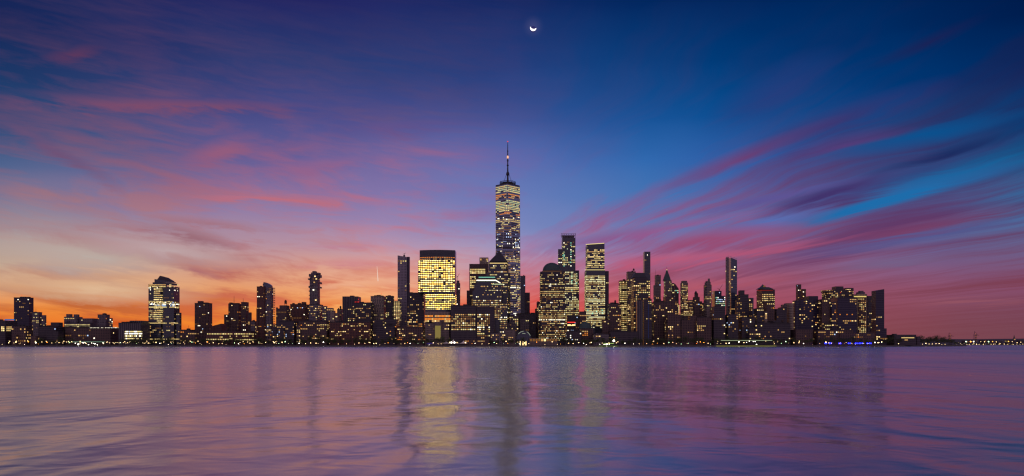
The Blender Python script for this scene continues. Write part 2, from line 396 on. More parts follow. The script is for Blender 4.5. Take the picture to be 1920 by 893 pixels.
B('pier_building', 'long low reddish building with ribbons of dim lit windows near the water', 1545, 'brick',
  [(388, 481, 622), (386, 440, 628, dict(set=-6)), (440, 481, 633, dict(set=-9, dens=.7))], dens=.25, pal='gold', ph=4.4, pw=3, cat='building', full=.5)
b = B('residential_tower', 'dark red tower topped by a curved glass arc, balconies down its right edge', 1700, 'brick',
  [(481.5, 500, 538), (498, 512.5, 538.5, dict(kind='conc', dens=.22)), (480.5, 486, 579, dict(set=-2, name='side_wing'))], vb=640, dens=.1, ph=3.1, pw=2.6, cat=T, dep=14)
mb = MB(); pts = [L3(b, 493+14.5*u, 538.4)[:1]+(0, L3(b, 0, 529+ (6.5*u*u))[2]) for u in [i/8 for i in range(9)]]
z0 = L3(b, 0, 538.5)[2]; f = [(p[0], 3, p[2]) for p in pts]; f = [(f[0][0], 3, z0)]+f+[(f[-1][0], 3, z0)]; g = [(x, 14, z) for x, y, z in f]; n = len(f)
mb.poly(f[::-1]); mb.poly(g)
for i in range(n): mb.poly([f[i], f[(i+1) % n], g[(i+1) % n], g[i]])
mb.build('glass_crown', FM['bglass'], b)
mb = MB(); a = L3(b, 511, 0)[0]
for i in range(28):
    z = L3(b, 0, 541+i*3.3)[2]; mb.box(a, a+3.6, -1, 8, z, z+.6); mb.box(a+3.2, a+3.6, -1, 8, z+.6, z+1.5)
mb.build('balcony_stack', FM['conc'], b)
b = B('brick_building', 'squat stepped building carrying a wooden water tank', 1650, 'brown',
  [(517.5, 545, 578.5, dict(dens=.3)), (524, 543, 572.5, dict(set=3)), (517.5, 521, 576.5, dict(set=1, dens=0))], vb=604, dens=.3, pal='yellow', ph=3.6, pw=2.6, cat='building', roof=False)
k = 1650/F; c = L3(b, 533, 572.4); mb = MB()
for sx in (-1, 1):
    for sy in (-1, 1): mb.bar((c[0]+sx*1.8, 10+sy*1.8, c[2]), (c[0]+sx*1.8, 10+sy*1.8, c[2]+3.6), .25)
mb.box(c[0]-2.6, c[0]+2.6, 7.4, 12.6, c[2]+3.5, c[2]+3.9); mb.build('tank_frame', METAL, b)
mb = MB(); mb.ring([(2.7, c[2]+3.9), (2.7, c[2]+10), (2.9, c[2]+10), (.3, c[2]+12.5)], 14, (c[0], 10)); mb.build('water_tank', WOOD, b)
B('apartment_building', 'dark block with pale window strips directly below the water tank', 1548, 'dark',
  [(511, 522, 608, dict(set=5)), (519, 561, 603.5), (524, 543, 600, dict(set=4, dens=0)), (522, 536, 616, dict(set=-4))], vb=637, dens=.26, pal='mix', ph=3.4, pw=2.6, cat=A)
B('apartment_building', 'plain brown slab with a raised lift tower, left of the jumbled stacked tower', 1760, 'brick',
  [(544, 580, 571), (565.5, 574.5, 566.3, dict(set=2, dens=0, name='lift_tower'))], vb=602, dens=.12, ph=3.2, pw=2.8, cat=A)
# the stacked tower with cantilevered boxes
b = B('residential_tower', 'slender tower of jumbled cantilevered boxes on its upper floors', 1800, 'conc',
  [(580.5, 600, 520, dict(dens=.06)), (583, 597.5, 511, dict(set=.8, dens=.1, vb=520)), (585.5, 594.5, 508.2, dict(set=2, dens=0, name='penthouse'))], vb=576, ph=3.4, pw=4, dens=.1, cat=T, dep=22, roof=False)
for (xa, xb, ya, yb, dy) in ((579.6, 585, 514, 519, -3), (596, 601, 515.5, 520.5, -3), (578.2, 582, 522.3, 525, -4), (599, 601.3, 529, 532.5, -3), (579, 583, 536.5, 540, -3), (598, 601, 538, 540.5, -2), (588, 598, 517.5, 522, -4), (585, 590, 526, 529, -3), (592, 599, 511.5, 514.5, -2.5), (581, 588, 533, 535.6, -2), (579.4, 582, 545, 547, -2), (579.4, 582, 553, 554.6, -2), (579.4, 581.5, 560, 561.4, -2)):
    p = L3(b, xa, yb); q = L3(b, xb, ya); mb = MB(); mb.box(p[0], q[0], dy, dy+16, p[2], q[2]); mb.build('cantilevered_box', FM['conc'], b)
for (x, y, kk) in ((591.5, 518.5, 'warm2'), (590, 529.6, 'warm'), (588.6, 544, 'white'), (593, 563, 'warm2')):
    strip(b, x-1.3, x+1.3, y-.9, 2, kk, dy=-4.6, name='lit_room')
B('apartment_building', 'stepped apartment building at the foot of the jumbled stacked tower', 1620, 'conc',
  [(579, 606, 571.5), (604, 614, 574), (612, 626, 577.5, dict(dens=.3)), (624, 629, 582.5), (579, 600, 585, dict(set=-4, dens=.5, pal='yellow'))], vb=604, dens=.3, pal='yellow', ph=3.6, pw=2.8, cat=A)
B('apartment_building', 'wide brown building with scattered warm windows below the jumbled tower', 1545, 'brown',
  [(560, 619, 603), (556, 566, 609, dict(set=-3, dens=.6)), (600, 616, 606, dict(set=-4, dens=.6))], vb=638, dens=.25, pal='warm', ph=3.5, pw=3.2, cat=A)
B('stone_building', 'pale beige building behind the wide brown one', 1600, 'beige',
  [(619, 629, 584), (628, 635, 587, dict(kind='stone'))], vb=607, dens=.12, pal='gold', cat='building')
B('apartment_building', 'narrow pale building with lit stairwell left of the wide windowless block', 1680, 'stone',
  [(632, 643, 580.5)], vb=604, dens=.3, pal='yellow', cat=A)
b = B('telephone_exchange', 'wide windowless grey block with a roof bump, right of the jumbled tower', 1900, 'slab',
  [(642, 677, 556), (656, 665, 554.2, dict(set=5, dens=0, name='penthouse'))], vb=568, dens=0, cat=OB, roof=False)
b = B('apartment_building', 'dark building with red lights glowing on its flat roof', 1640, 'dark',
  [(661, 701, 568.2), (652, 668, 577, dict(set=-3, dens=.5))], vb=606, dens=.25, pal='yellow', ph=3.5, pw=2.8, cat=A)
for x in (665.5, 669, 672):
    p = L3(b, x, 567); mb = MB(); mb.bar((p[0], 3, p[2]-1.5), (p[0], 3, p[2]+.4), .2); mb.ball((p[0], 3, p[2]+.9), .8, 0, 8, 6); mb.build('aircraft_warning_light', LITM['red'], b)
B('apartment_complex', 'long reddish building with vertical bays of lit windows, pale roof edge', 1545, 'brick',
  [(618, 700, 604.5), (625, 640, 612, dict(set=-4, dens=.4)), (672, 679, 604, dict(set=-3, dens=.6))], vb=637, dens=.26, pal='warm', ph=3.5, pw=2.8, cat=A, full=0)
B('apartment_building', 'dark block with yellow windows right of the long reddish building', 1560, 'dark',
  [(699, 722, 600), (718, 748, 598.5, dict(set=3)), (705, 745, 611, dict(set=-4))], vb=637, dens=.24, pal='warm', ph=3.6, pw=3, cat=A)
b = B('school_building', 'pale building with slanted slit windows in its beige facade', 1690, 'beige',
  [(695, 724, 556, dict(dens=.06)), (688, 697, 567, dict(set=4))], vb=600, dens=.06, pal='gold', cat=OB)
mb = MB()
for i in range(6):
    for j in range(5):
        p = L3(b, 699+i*4+(j % 2)*1.5, 563+j*9); mb.poly([(p[0], -.2, p[2]-6), (p[0]+1.2, -.2, p[2]-6), (p[0]+2.6, -.2, p[2]+2), (p[0]+1.4, -.2, p[2]+2)])
mb.build('slit_windows', FM['glass'], b)
B('office_building', 'dark block with a yellow-lit end facade between the slit-windowed one and the slim leaning tower', 1700, 'dark',
  [(723, 739, 555.6, dict(dens=.25)), (738, 752, 564, dict(kind='beige', dens=.75, pal='gold', name='side_wing', w=dict(ph=2.6)))], vb=604, dens=.3, pal='gold', cat=OB)
b = B('residential_tower', 'slim plain tower with a slanted top, tallest left of the blazing curved tower', 1760, 'pale',
  [(745.5, 765.5, 479, dict(yr=482, dens=.13)), (763, 768.6, 481.5, dict(set=2, kind='purple', dens=.03, name='side_wing'))], vb=620, dens=.08, pal='yellow', ph=3.9, pw=4., cat=T, roof=False, full=0)
p = L3(b, 757, 479.4); mb = MB(); mb.box(p[0]-2, p[0]+2, 6, 10, p[2]-2, p[2]+2); mb.bar((p[0], 8, p[2]), (p[0]+1, 8, p[2]+5), .5); mb.bar((p[0]-3, 8, p[2]+4), (p[0]+4, 8, p[2]+7), .5); mb.build('roof_crane', METAL, b)
B('office_building', 'dark building wedged between the slim leaning tower and the blazing curved tower', 1640, 'dark',
  [(766, 797, 549.5), (764, 782, 568, dict(set=-3, dens=.35)), (780, 797, 560, dict(set=-2))], vb=637, dens=.2, pal='warm', ph=4, pw=2.6, cat=OB, full=.4)

# the blazing curved bank tower
b = B('office_tower', 'broad curved-front tower blazing with gold-lit floors', 1600, 'glass',
  [(783, 855.5, 488, dict(bow=.1, dens=0, yb=549)), (786, 855.5, 468.5, dict(set=.9, bow=.1, dens=0, name='crown', yb=488.5)),
   (796.5, 855.5, 549, dict(set=.5, bow=.09, dens=0, name='lower_shaft')), (796.5, 845.5, 585, dict(set=-6, dens=0, name='podium', kind='beige'))], cat=T, roof=False, dep=40)
k = 1600/F
def bowfoot(root, xa, xb, s, dy):
    D = root.location.y; X0, X1 = L3(root, xa, 0)[0], L3(root, xb, 0)[0]; w = X1-X0
    return [(X0+w*q/16, dy+s*w*(1-math.sin(math.pi*q/16))) for q in range(17)]+[(X1, dy+40), (X0, dy+40)]
y = 482.0
while y < 582:
    lo = y > 549
    if not 548 < y < 551.5:
        fp = bowfoot(b, 797 if lo else (786.5 if y < 488 else 783.5), 853 if lo else 852.5, .1, .6 if y < 488 else -.25)
        rows(b, fp, wz(y, 1600)-GZ, wz(y+1.5, 1600)-GZ, 2.6, 2.05*1.3, .72 if y < 486 else .965, 'orange' if y < 486 else ('blaze' if y < 556 else 'blazeg'), .72, .46, vary=.05, run=.35, name='lit_floor', off=.25)
    y += 3.35
mb = MB(); fp = bowfoot(b, 786.5, 852.5, .1, .3)
for i in range(5):
    z = wz(470.5+i*2.3, 1600)-GZ
    mb.prism([(x, yy-.35) for x, yy in fp[:17]]+[(x, yy) for x, yy in fp[:17]][::-1], z, z+.5)
mb.build('crown_louvre', METAL, b)
for yy, pl in ((593, 'orange'), (598.5, 'orange'), (602.5, 'gold')):
    X0 = L3(b, 797, 0)[0]; X1 = L3(b, 844.5, 0)[0]
    rows(b, [(X0, -6), (X1, -6), (X1, 0), (X0, 0)], wz(yy-1.6, 1600)-GZ, wz(yy+1.2, 1600)-GZ, 4., 3.0, .93, pl, .82, .95, vary=0, name='lit_floor')
b = B('stone_building', 'stone building with one tall lit window bay below the blazing curved tower', 1560, 'stone',
  [(797, 845, 606.5), (815, 829, 603.5, dict(set=-3, dens=0, name='entrance_bay')), (824, 833, 600, dict(set=8, dens=0))], vb=638, dens=.1, pal='warm', cat='building')
strip(b, 816, 826.5, 611, 24, lit('lobby_light', (170, 150, 85), .55), dy=-3.3, name='lit_bay')
b = B('tower_under_construction', 'unfinished slim tower with a crane behind the right edge of the blazing curved tower', 1850, 'conc',
  [(852, 863, 531, dict(dens=.25)), (856, 861.5, 526, dict(set=3, dens=0))], vb=574, dens=.4, pal='teal', ph=3.6, pw=3, cat=T, roof=False)
p = L3(b, 858, 527); mb = MB(); mb.bar((p[0], 6, p[2]), (p[0], 6, p[2]+12), .6); mb.bar((p[0]-5, 6, p[2]+9), (p[0]+1, 6, p[2]+12), .5); mb.bar((p[0], 6, p[2]+11), (p[0]+4, 6, p[2]+19), .4); mb.bar((p[0], 6, p[2]+11), (p[0]-4, 6, p[2]+14), .4); mb.build('tower_crane', METAL, b)

b = B('office_building', 'low wide block in front with even rows of square lit windows and blank dark base', 1550, 'dark',
  [(845, 894, 573.5, dict(dens=0)), (893, 928, 575, dict(set=2, dens=0, name='side_wing'))], cat=OB, dens=0)
for (xa, xb, ya, yb, dn, dy) in ((846, 891.5, 582.5, 584.5, .35, 0), (846, 891.5, 589, 621, .88, 0), (894.5, 919, 589, 637, .72, 2)):
    X0 = L3(b, xa, 0)[0]; X1 = L3(b, xb, 0)[0]
    rows(b, [(X0, dy), (X1, dy), (X1, dy+4), (X0, dy+4)], wz(ya, 1550)-GZ+3, wz(yb, 1550)-GZ, 3.95*1.107, 3.3*1.107, dn, 'office', .62, .5, vary=.15)
B('office_tower', 'flat-topped tower with a bright lit floor band left of the pyramid-roofed tower', 1780, 'beige',
  [(880, 916, 495, dict(dens=.06, kind='brown')), (899, 916, 482.5, dict(set=5, dens=.1, name='penthouse')), (875, 882, 545, dict(set=-3, kind='brown', name='side_wing'))], vb=560, dens=.1, pal='gold', cat=T, roof=False)
b = bpy.data.objects['office_tower.002'] if 'office_tower.002' in bpy.data.objects else None
for (xa, xb, ya, yb, dn) in ((881.5, 910, 504, 513.5, .93), (881, 892, 518, 543, .6)):
    X0 = L3(b, xa, 0)[0]; X1 = L3(b, xb, 0)[0]
    rows(b, [(X0, 0), (X1, 0), (X1, 4), (X0, 4)], wz(ya-2, 1780)-GZ, wz(yb, 1780)-GZ, 3.3*1.27, 2.8*1.27, dn, 'gold', .75, .6, vary=.1)
for x in (900.5, 912): strip(b, x, x+2, 485, 3, 'warm', dy=4)
b = B('office_tower', 'granite tower with a dark four-sided pyramid roof in front of the tallest tower', 1700, 'glass',
  [(916, 953, 491.5, dict(dens=.22, cut=.1)), (912, 957, 512, dict(set=-2, cut=.1, dens=.2))], vb=600, pal='office', ph=3.7, pw=2.2, cat=T, roof=False, full=.4)
pyramid(b, 917, 952, 490.5, 470.5, 935, 937, 36, METAL)
strip(b, 918, 951, 493, 1.6, 'gold', dy=-.5)
b = B('office_tower', 'stepped tower with a glowing white strip round its truncated crown', 1600, 'glass',
  [(884, 940, 560, dict(dens=.8, vb=600, cut=.06)), (886, 941, 545, dict(set=3, dens=.25, yb=562)), (889, 940, 533, dict(set=6, dens=.45, yb=547)), (893, 936, 527.5, dict(set=10, dens=.15, yb=535)),
   (936, 951, 572, dict(set=2, dens=.6, name='side_wing'))], vb=637, pal='office', ph=3.9, pw=2.9, cat=T, roof=False)
pyramid(b, 895, 932, 522.5, 517, 899, 928, 40, METAL, 'crown', dy=12)
pyramid(b, 893, 936, 528, 522, 896, 932, 48, COPPER, 'crown_skirt', dy=10.5)
strip(b, 893, 929, 524.2, 1.7, 'white', dy=9.4); strip(b, 929, 938, 524.2, 1.5, 'white', dy=9.2, y2=529.5)
strip(b, 897, 928, 518.6, 1., 'teal', dy=11.6); strip(b, 922, 944, 532, 1.4, 'green', dy=5)

# ------------------------------------------------------------------ the tallest tower
D0 = 1959.; k = D0/F
wt = empty('tall_glass_tower', (wx(952, D0), D0, GZ))
tag(wt, 'tallest tapering glass skyscraper with ring and needle spire', 'skyscraper')
H = wz(350, D0)-GZ; hb = 26.; a0 = math.radians(4.)
base = [Matrix.Rotation(a0, 2) @ Vector(v) for v in ((-31, -31), (31, -31), (31, 31), (-31, 31))]
rt = 31.5
top = [Matrix.Rotation(a0, 2) @ Vector(v) for v in ((0, -rt), (rt, 0), (0, rt), (-rt, 0))]
top = [Vector((v.x-3.5, v.y)) if i == 0 else v for i, v in enumerate(top)]
def wtsec(z):
    t = max(0, min(1, (z-hb)/(H-hb))); out = []
    for i in range(4):
        out.append(base[i].lerp(top[(i-1) % 4] if False else top[i], t)); out.append(base[(i+1) % 4].lerp(top[i], t))
    return [(v.x, v.y) for v in out]
mb = MB(); mb.prism([tuple(v) for v in base], 0, hb); mb.build('podium', FM['bglass'], wt)
mb = MB(); bz = [(v.x, v.y, hb) for v in base]; tz = [(v.x, v.y, H) for v in top]
WG = facade('tower_glass', (.34, .38, .5), (.24, .29, .42), 4.1, 1.6, .75, .9, .3, .06, 1.0, .45)
for i in range(4):
    j = (i+1) % 4; mb.poly([bz[i], bz[j], tz[i]]); mb.poly([bz[j], tz[j], tz[i]])
mb.poly(tz[::1]); mb.build('tower_shaft', WG, wt)
def wrow(ya, yb, ph, pw, dn, pal, wf=.8, hf=.6, vary=.1, full=.1, run=.6, off=.35):
    rows(wt, None, wz(ya, D0)-GZ+ph*k*.75, wz(yb, D0)-GZ, ph*k, pw*k, dn, pal, wf, hf, full=full, run=run, footfn=wtsec, vary=vary, off=off, sidek=1)
wrow(352, 366, 3.3, 2.6, .9, 'wtop', .75, .5)
wrow(367.5, 376, 3.1, 2.4, .34, 'orange', .8, .5, .6)
wrow(379.5, 400, 3.1, 2.6, .88, 'wtop', .75, .5)
wrow(401.5, 406, 2.6, 2.2, .4, 'orange', .8, .5)
wrow(408, 440, 3.2, 2.2, .42, 'office', .7, .5, .9, .3)
wrow(441, 472, 3.0, 3.2, .26, 'cool', .4, .6, .8)
wrow(444, 470, 3.2, 2.4, .14, 'white', .6, .5, .6)
wrow(473, 612, 3.2, 2.3, .46, 'office', .65, .5, .7, .2)
for q, (va, vb_) in enumerate(((base[0], top[0]), (base[1], top[0]), (base[1], top[1]), (base[0], top[3]))):
    mb = MB(); mb.bar((va.x*1.004, va.y*1.004, hb), (vb_.x*1.004, vb_.y*1.004, H), .55, n=6); mb.build('edge_trim', WHITE, wt)
# parapet, ring, needle
mb = MB(); zt = H
mb.prism([(v.x*1.002, v.y*1.002) for v in top], zt+.004, zt+3); mb.build('parapet', METAL, wt)
mb = MB(); mb.ring([(15, zt+3.004), (15, zt+9)], 24); mb.build('mechanical_drum', METAL, wt)
mb = MB(); rr = 20.5
for z_, r_ in ((zt+5.2, rr), (zt+8.2, rr), (zt+11, rr)):
    for i in range(28):
        a, c = 2*math.pi*i/28, 2*math.pi*(i+1)/28
        mb.bar((r_*math.cos(a), r_*math.sin(a), z_), (r_*math.cos(c), r_*math.sin(c), z_), .75)
for i in range(28):
    a = 2*math.pi*i/28; mb.bar((rr*math.cos(a), rr*math.sin(a), zt+2), (rr*math.cos(a), rr*math.sin(a), zt+11+(2.2 if i % 4 == 0 else 0)), .4)
    if i % 2 == 0: mb.bar((14*math.cos(a), 14*math.sin(a), zt+8), (rr*math.cos(a), rr*math.sin(a), zt+9), .4)
mb.build('antenna_ring', METAL, wt)
mb = MB(); zs = lambda y: wz(y, D0)-GZ
prof = [(2.6, zt+8), (2.2, zs(330)), (4.2, zs(328)), (4.2, zs(325)), (2.0, zs(322)), (1.6, zs(312)), (2.6, zs(311)), (2.6, zs(309.5)), (1.5, zs(309)), (1.4, zs(303)), (2.4, zs(302.5)), (2.4, zs(301)), (1.5, zs(300.5)), (1.5, zs(298)), (1.9, zs(297.5))]
mb.ring(prof, 10); sp = mb.build('spire', METAL, wt)
mb = MB(); mb.ring([(2.2, zs(297.4)), (2.4, zs(295)), (2.0, zs(292.5))], 10); mb.build('spire_beacon', lit('beacon_light', (255, 190, 150), 1.1), wt)
mb = MB(); mb.ring([(1.5, zs(292.4)), (1.2, zs(285)), (1.8, zs(284.5)), (1.0, zs(281)), (.8, zs(270)), (.5, zs(266.5))], 8); mb.build('spire_tip', METAL, wt)
mb = MB(); mb.ball((0, 0, zs(265.6)), 1.3); mb.build('warning_light', LITM['red'], wt)
for a in (-.6, .6, 2.5, 3.8):
    mb = MB(); mb.bar((19*math.sin(a), -19*math.cos(a), zt+9), (1.8*math.sin(a), -1.8*math.cos(a), zs(322)), .3); mb.build('guy_cable', METAL, wt)

B('office_tower', 'dark slim tower peeking out right of the tallest tower', 2080, 'glass',
  [(972, 985, 518), (984, 993.5, 549, dict(set=-5, kind='dark', dens=.02))], vb=612, dens=.03, cat=T)
B('office_building', 'dim block between the tallest tower and the glass arch atrium', 1680, 'conc',
  [(942, 969, 606, dict(dens=.2)), (955, 972, 592, dict(set=6, dens=.15)), (968, 1005, 588, dict(set=14, dens=.04, kind='dark')), (975, 992, 598, dict(set=5, dens=.05))], vb=640, dens=.15, pal='yellow', cat=OB)
# winter garden
b = empty('glass_arch_atrium', (wx(982, 1560), 1560, GZ)); tag(b, 'barrel-vaulted glass atrium with bright white arcs by the water', 'atrium')
k = 1560/F
def arch(r, yb, n=20, e=1.): return [(r*k*math.cos(math.pi*i/n), yb+r*k*e*math.sin(math.pi*i/n)) for i in range(n+1)]
zb = wz(634, 1560)-GZ
mb = MB(); pts = [(r_x, r_z) for r_x, r_z in arch(13.5, zb)]
f = [(x, 0, z) for x, z in pts]+[(-13.5*k, 0, 0), (13.5*k, 0, 0)]; g = [(x, 40, z) for x, y_, z in f]; n = len(f)
mb.poly(f[::-1]); mb.poly(g)
for i in range(n): mb.poly([f[i], f[(i+1) % n], g[(i+1) % n], g[i]])
mb.build('glass_vault', FM['bglass'], b)
mb = MB()
for i in range(9):
    x = (-12+3*i)*k; h = zb+math.sqrt(max(0, (13.5*k)**2-x*x)); mb.box(x-.2, x+.2, -.5, -.1, 0, h-.3)
for z_ in range(4, int(zb+13*k), 4):
    hw = 13.4*k if z_ < zb else math.sqrt(max(1, (13.3*k)**2-(z_-zb)**2)); mb.box(-hw, hw, -.4, -.05, z_, z_+.3)
mb.build('window_frame', METAL, b)
for (a_, c_, r_) in ((1.6, 2.5, 12.6), (.35, 1.1, 12.9), (1.2, 1.9, 8.5)):
    mb = MB()
    for i in range(8):
        t0, t1 = a_+(c_-a_)*i/8, a_+(c_-a_)*(i+1)/8
        mb.bar((r_*k*math.cos(t0), -.9, zb+r_*k*math.sin(t0)), (r_*k*math.cos(t1), -.9, zb+r_*k*math.sin(t1)), .35)
    mb.build('lit_rib', lit('arc_light', (210, 220, 190), .9), b)
mb = MB()
for x, w in ((-1, 3.2), (4, 2.2), (-6.5, 1.6)): mb.box((x-w/2)*k, (x+w/2)*k, -1.2, -.6, .2, 9)
mb.build('lit_entrance', LITM['warm2'], b)

B('stone_building', 'narrow brown tower hugging the left side of the domed tower', 1760, 'brown',
  [(1003, 1010, 579), (1006, 1014, 568, dict(set=-4))], vb=610, dens=.08, cat='building')
b = B('office_tower', 'broad granite tower crowned by a dark copper dome', 1620, 'dark',
  [(1012, 1059, 509, dict(cut=.08, dens=.42, vb=570)), (1009.5, 1063, 569, dict(set=-4, cut=.06, dens=.6)), (1016, 1054, 506.8, dict(set=3, dens=0, yb=512, name='crown', cut=.12))], vb=640, pal='office', ph=3.45, pw=2.35, cat=T, roof=False, wf=.58, full=.25)
dome(b, 1035.5, 506.6, 17.2, 15.4, 24, COPPER); strip(b, 1018, 1053, 508.2, 1.1, 'dim', dy=2.2)
b = B('office_tower', 'glass tower with open trussed crown and shoulder, behind the domed tower', 1850, 'glass',
  [(1052.5, 1079, 446, dict(dens=.3, pal='green', w=dict(ph=4.2), vb=500)), (1046, 1054, 467, dict(set=3, dens=.3, pal='green', vb=500)), (1052, 1085.8, 507.5, dict(set=-4, dens=.6, pal='lime'))], vb=614, pal='green', ph=3.6, pw=2.6, cat=T, roof=False, full=.35)
mb = MB(); p = L3(b, 1052.5, 446); q = L3(b, 1079, 438.5)
for z_ in (q[2], (p[2]+q[2])/2+1): mb.bar((p[0], 0, z_), (q[0], 0, z_), .5); mb.bar((p[0], 25, z_), (q[0], 25, z_), .5)
for i in range(9):
    x = p[0]+(q[0]-p[0])*i/8; mb.bar((x, 0, p[2]), (x, 0, q[2]+(1.5 if i in (0, 8) else 0)), .45)
    if i < 8:
        x2 = p[0]+(q[0]-p[0])*(i+1)/8; mb.bar((x, 0, p[2]), (x2, 0, q[2]), .3); mb.bar((x, 25, p[2]), (x2, 25, q[2]), .3)
mb.build('crown_truss', METAL, b)
mb = MB(); mb.box(p[0]+3, q[0]-3, 5, 18, p[2], q[2]-4); mb.build('penthouse', FM['conc'], b)
for xx in (1057.5, 1070.5):
    for j in range(11):
        if R.random() < .75: strip(b, xx-.8, xx+.8, 455+j*4.3, 1.6, R.choice(['green', 'white', 'teal']), dy=-.5, name='corridor_light')
for xx in (1072, 1081):
    for j in range(8):
        if R.random() < .7: strip(b, xx-.7, xx+.7, 513+j*4.3, 2.2, R.choice(['green', 'teal']), dy=-6, name='corridor_light')
for yy in (539.5, 542): strip(b, 1060, 1084, yy, 1.1, 'gold', dy=-5)
B('low_office_building', 'low block with a red-lit strip at the foot of the trussed-crown tower', 1650, 'dark',
  [(1062, 1087, 592), (1058, 1092, 613, dict(set=-4, dens=.25, pal='cool'))], vb=640, dens=.15, pal='mix', cat=OB)
b = bpy.data.objects['low_office_building.001']; strip(b, 1064, 1086, 603.8, 1.6, 'red', dy=-.5); strip(b, 1064, 1086, 608.5, 2.6, 'warm2', dy=-.5)
b = B('domed_pavilion', 'low dark domed pavilion with a grid of reddish-orange windows', 1570, 'brown',
  [(1085, 1112, 616, dict(dens=.12)), (1090, 1103, 618, dict(set=-3, dens=.9, pal='orange', vb=632, w=dict(ph=3.6, pw=3)))], vb=638, dens=.12, cat='building', roof=False)
dome(b, 1098.5, 616, 12.5, 12, 16, COPPER)
b = B('office_tower', 'tall rectangular tower with a white line on its roof and another below its shoulder', 1680, 'glass',
  [(1098, 1133.5, 458, dict(yr=456, dens=.45, vb=505, skip=8)), (1096, 1134.5, 507, dict(set=-2, dens=.75, skip=8, vb=618, pal='lime')), (1132, 1141.5, 508, dict(set=4, kind='dark', dens=.03, name='side_wing')), (1097, 1137, 618, dict(set=-5, dens=.12))], vb=638, pal='gold', ph=3.2, pw=2.1, cat=T, roof=False, full=.45, wf=.75)
strip(b, 1098.3, 1133, 458, 1., 'pale', dy=-.5, y2=455.8); strip(b, 1096, 1134, 506, .9, 'pale', dy=-2.6)
for x, y in ((1102, 581), (1111, 587), (1118, 583), (1129, 581), (1129, 586)): strip(b, x-1, x+1, y, 2, 'teal', dy=-2.8, name='floor_light')
b = B('office_building', 'mid-height block between the domed pavilion and the double-white-line tower', 1640, 'brown',
  [(1086, 1099, 585), (1078, 1090, 600, dict(set=5))], vb=616, dens=.15, cat=OB)
B('apartment_building', 'square brown apartment block right of the double-white-line tower', 1600, 'brown',
  [(1139, 1164.5, 570), (1146.5, 1154.5, 567, dict(set=3, dens=0, name='lift_tower')), (1128, 1142, 600, dict(set=-3, name='side_wing'))], vb=637, dens=.2, pal='warm', ph=3.6, pw=3, cat=A)
B('office_tower', 'narrow flat tower with densely lit yellow floors, leftmost of the three joined towers', 1760, 'brown',
  [(1160, 1176, 526, dict(dens=.72)), (1167.5, 1172.5, 523.5, dict(set=3, dens=0, name='penthouse'))], vb=628, dens=.7, pal='gold', ph=3.6, pw=2.4, cat=T, roof=False, full=.3)
b = B('office_tower', 'flat-roofed tower with a short mast and yellow upper floors, middle of the three joined towers', 1730, 'stone',
  [(1174.5, 1192, 510, dict(dens=.55, skip=12))], vb=612, dens=.5, pal='yellow', ph=3.6, pw=2.4, cat=T, full=.3)
mast(b, 1187.5, 510, 505.5)
b = B('office_tower', 'dark tower with sloped dark hip roof, rightmost of the three joined towers', 1650, 'dark',
  [(1183, 1219, 524, dict(dens=.5)), (1186, 1214, 520.5, dict(set=3, dens=0, name='attic'))], vb=630, dens=.5, pal='yellow', ph=4.1, pw=3.2, cat=T, roof=False)
pyramid(b, 1187, 1213, 520.2, 511, 1192, 1209, 28, METAL, 'hip_roof', 4)
B('residential_tower', 'slender dark slab rising behind the hip-roofed tower', 1950, 'glass',
  [(1205.8, 1219.5, 472)], vb=524, dens=.14, pal='office', ph=3.2, pw=2.2, cat=T, roof=False, full=0)
b = B('apartment_tower', 'smooth ribbed slab tower with pale edge lines standing near the water', 1560, 'slab',
  [(1192.5, 1205, 564), (1204, 1222, 562, dict(set=2, dens=.08, kind='dark'))], vb=638, dens=.02, pal='yellow', cat=A, ph=3.6, pw=3)
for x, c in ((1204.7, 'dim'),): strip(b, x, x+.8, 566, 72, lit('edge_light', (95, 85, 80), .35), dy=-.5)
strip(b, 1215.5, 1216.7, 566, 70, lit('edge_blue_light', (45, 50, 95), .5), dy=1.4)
b = B('office_tower', 'slim pale-topped tower with a thin mast, left of the green spire', 1850, 'stone',
  [(1227.5, 1239, 517), (1225, 1230, 535, dict(set=-2, name='side_wing'))], vb=566, dens=.1, pal='mix', cat=T)
mast(b, 1230.5, 517, 504, .3)
# spired tower
b = B('spired_tower', 'old stone skyscraper tapering to a pointed spire with a tiny beacon', 1900, 'stone',
  [(1244.5, 1259.5, 526, dict(dens=.22))], vb=566, dens=.2, pal='green', ph=3.2, pw=2.2, cat='skyscraper', roof=False)
pyramid(b, 1245, 1258, 526, 514, 1248.5, 1255, 18, COPPER, 'steep_roof'); pyramid(b, 1248.8, 1254.8, 514.1, 506, 1250.8, 1252.6, 8, COPPER, 'roof_lantern', 5)
mast(b, 1251.7, 506.5, 499.5, .5, 9); mb = MB(); p = L3(b, 1251.7, 506); mb.ball((p[0], 9, p[2]), 1.3); mb.build('beacon', LITM['warm2'], b)
B('office_tower', 'dark block with a slanting roof attached right of the pointed spire', 1800, 'dark',
  [(1258.5, 1264.5, 531), (1264, 1272.6, 532, dict(yr=541.5, dens=.3))], vb=570, dens=.35, pal='green', ph=3.6, pw=2.4, cat=T, roof=False)
B('residential_tower', 'wide dark apartment tower below the pointed spire', 1600, 'brown',
  [(1221, 1248, 567, dict(dens=.15)), (1243, 1266, 556, dict(set=4, dens=.18)), (1260, 1272, 563, dict(set=7)), (1228, 1240, 561, dict(set=6))], vb=637, dens=.17, pal='warm', ph=3.6, pw=3.1, cat=A)
B('office_building', 'narrow block with a glowing yellow vertical strip right of the spire block', 1720, 'brown',
  [(1265, 1271, 569), (1270, 1274, 570.5, dict(dens=.95, pal='gold', w=dict(ph=2.6, wf=.9, hf=.7)))], vb=597, dens=.2, pal='gold', cat=OB, roof=False)
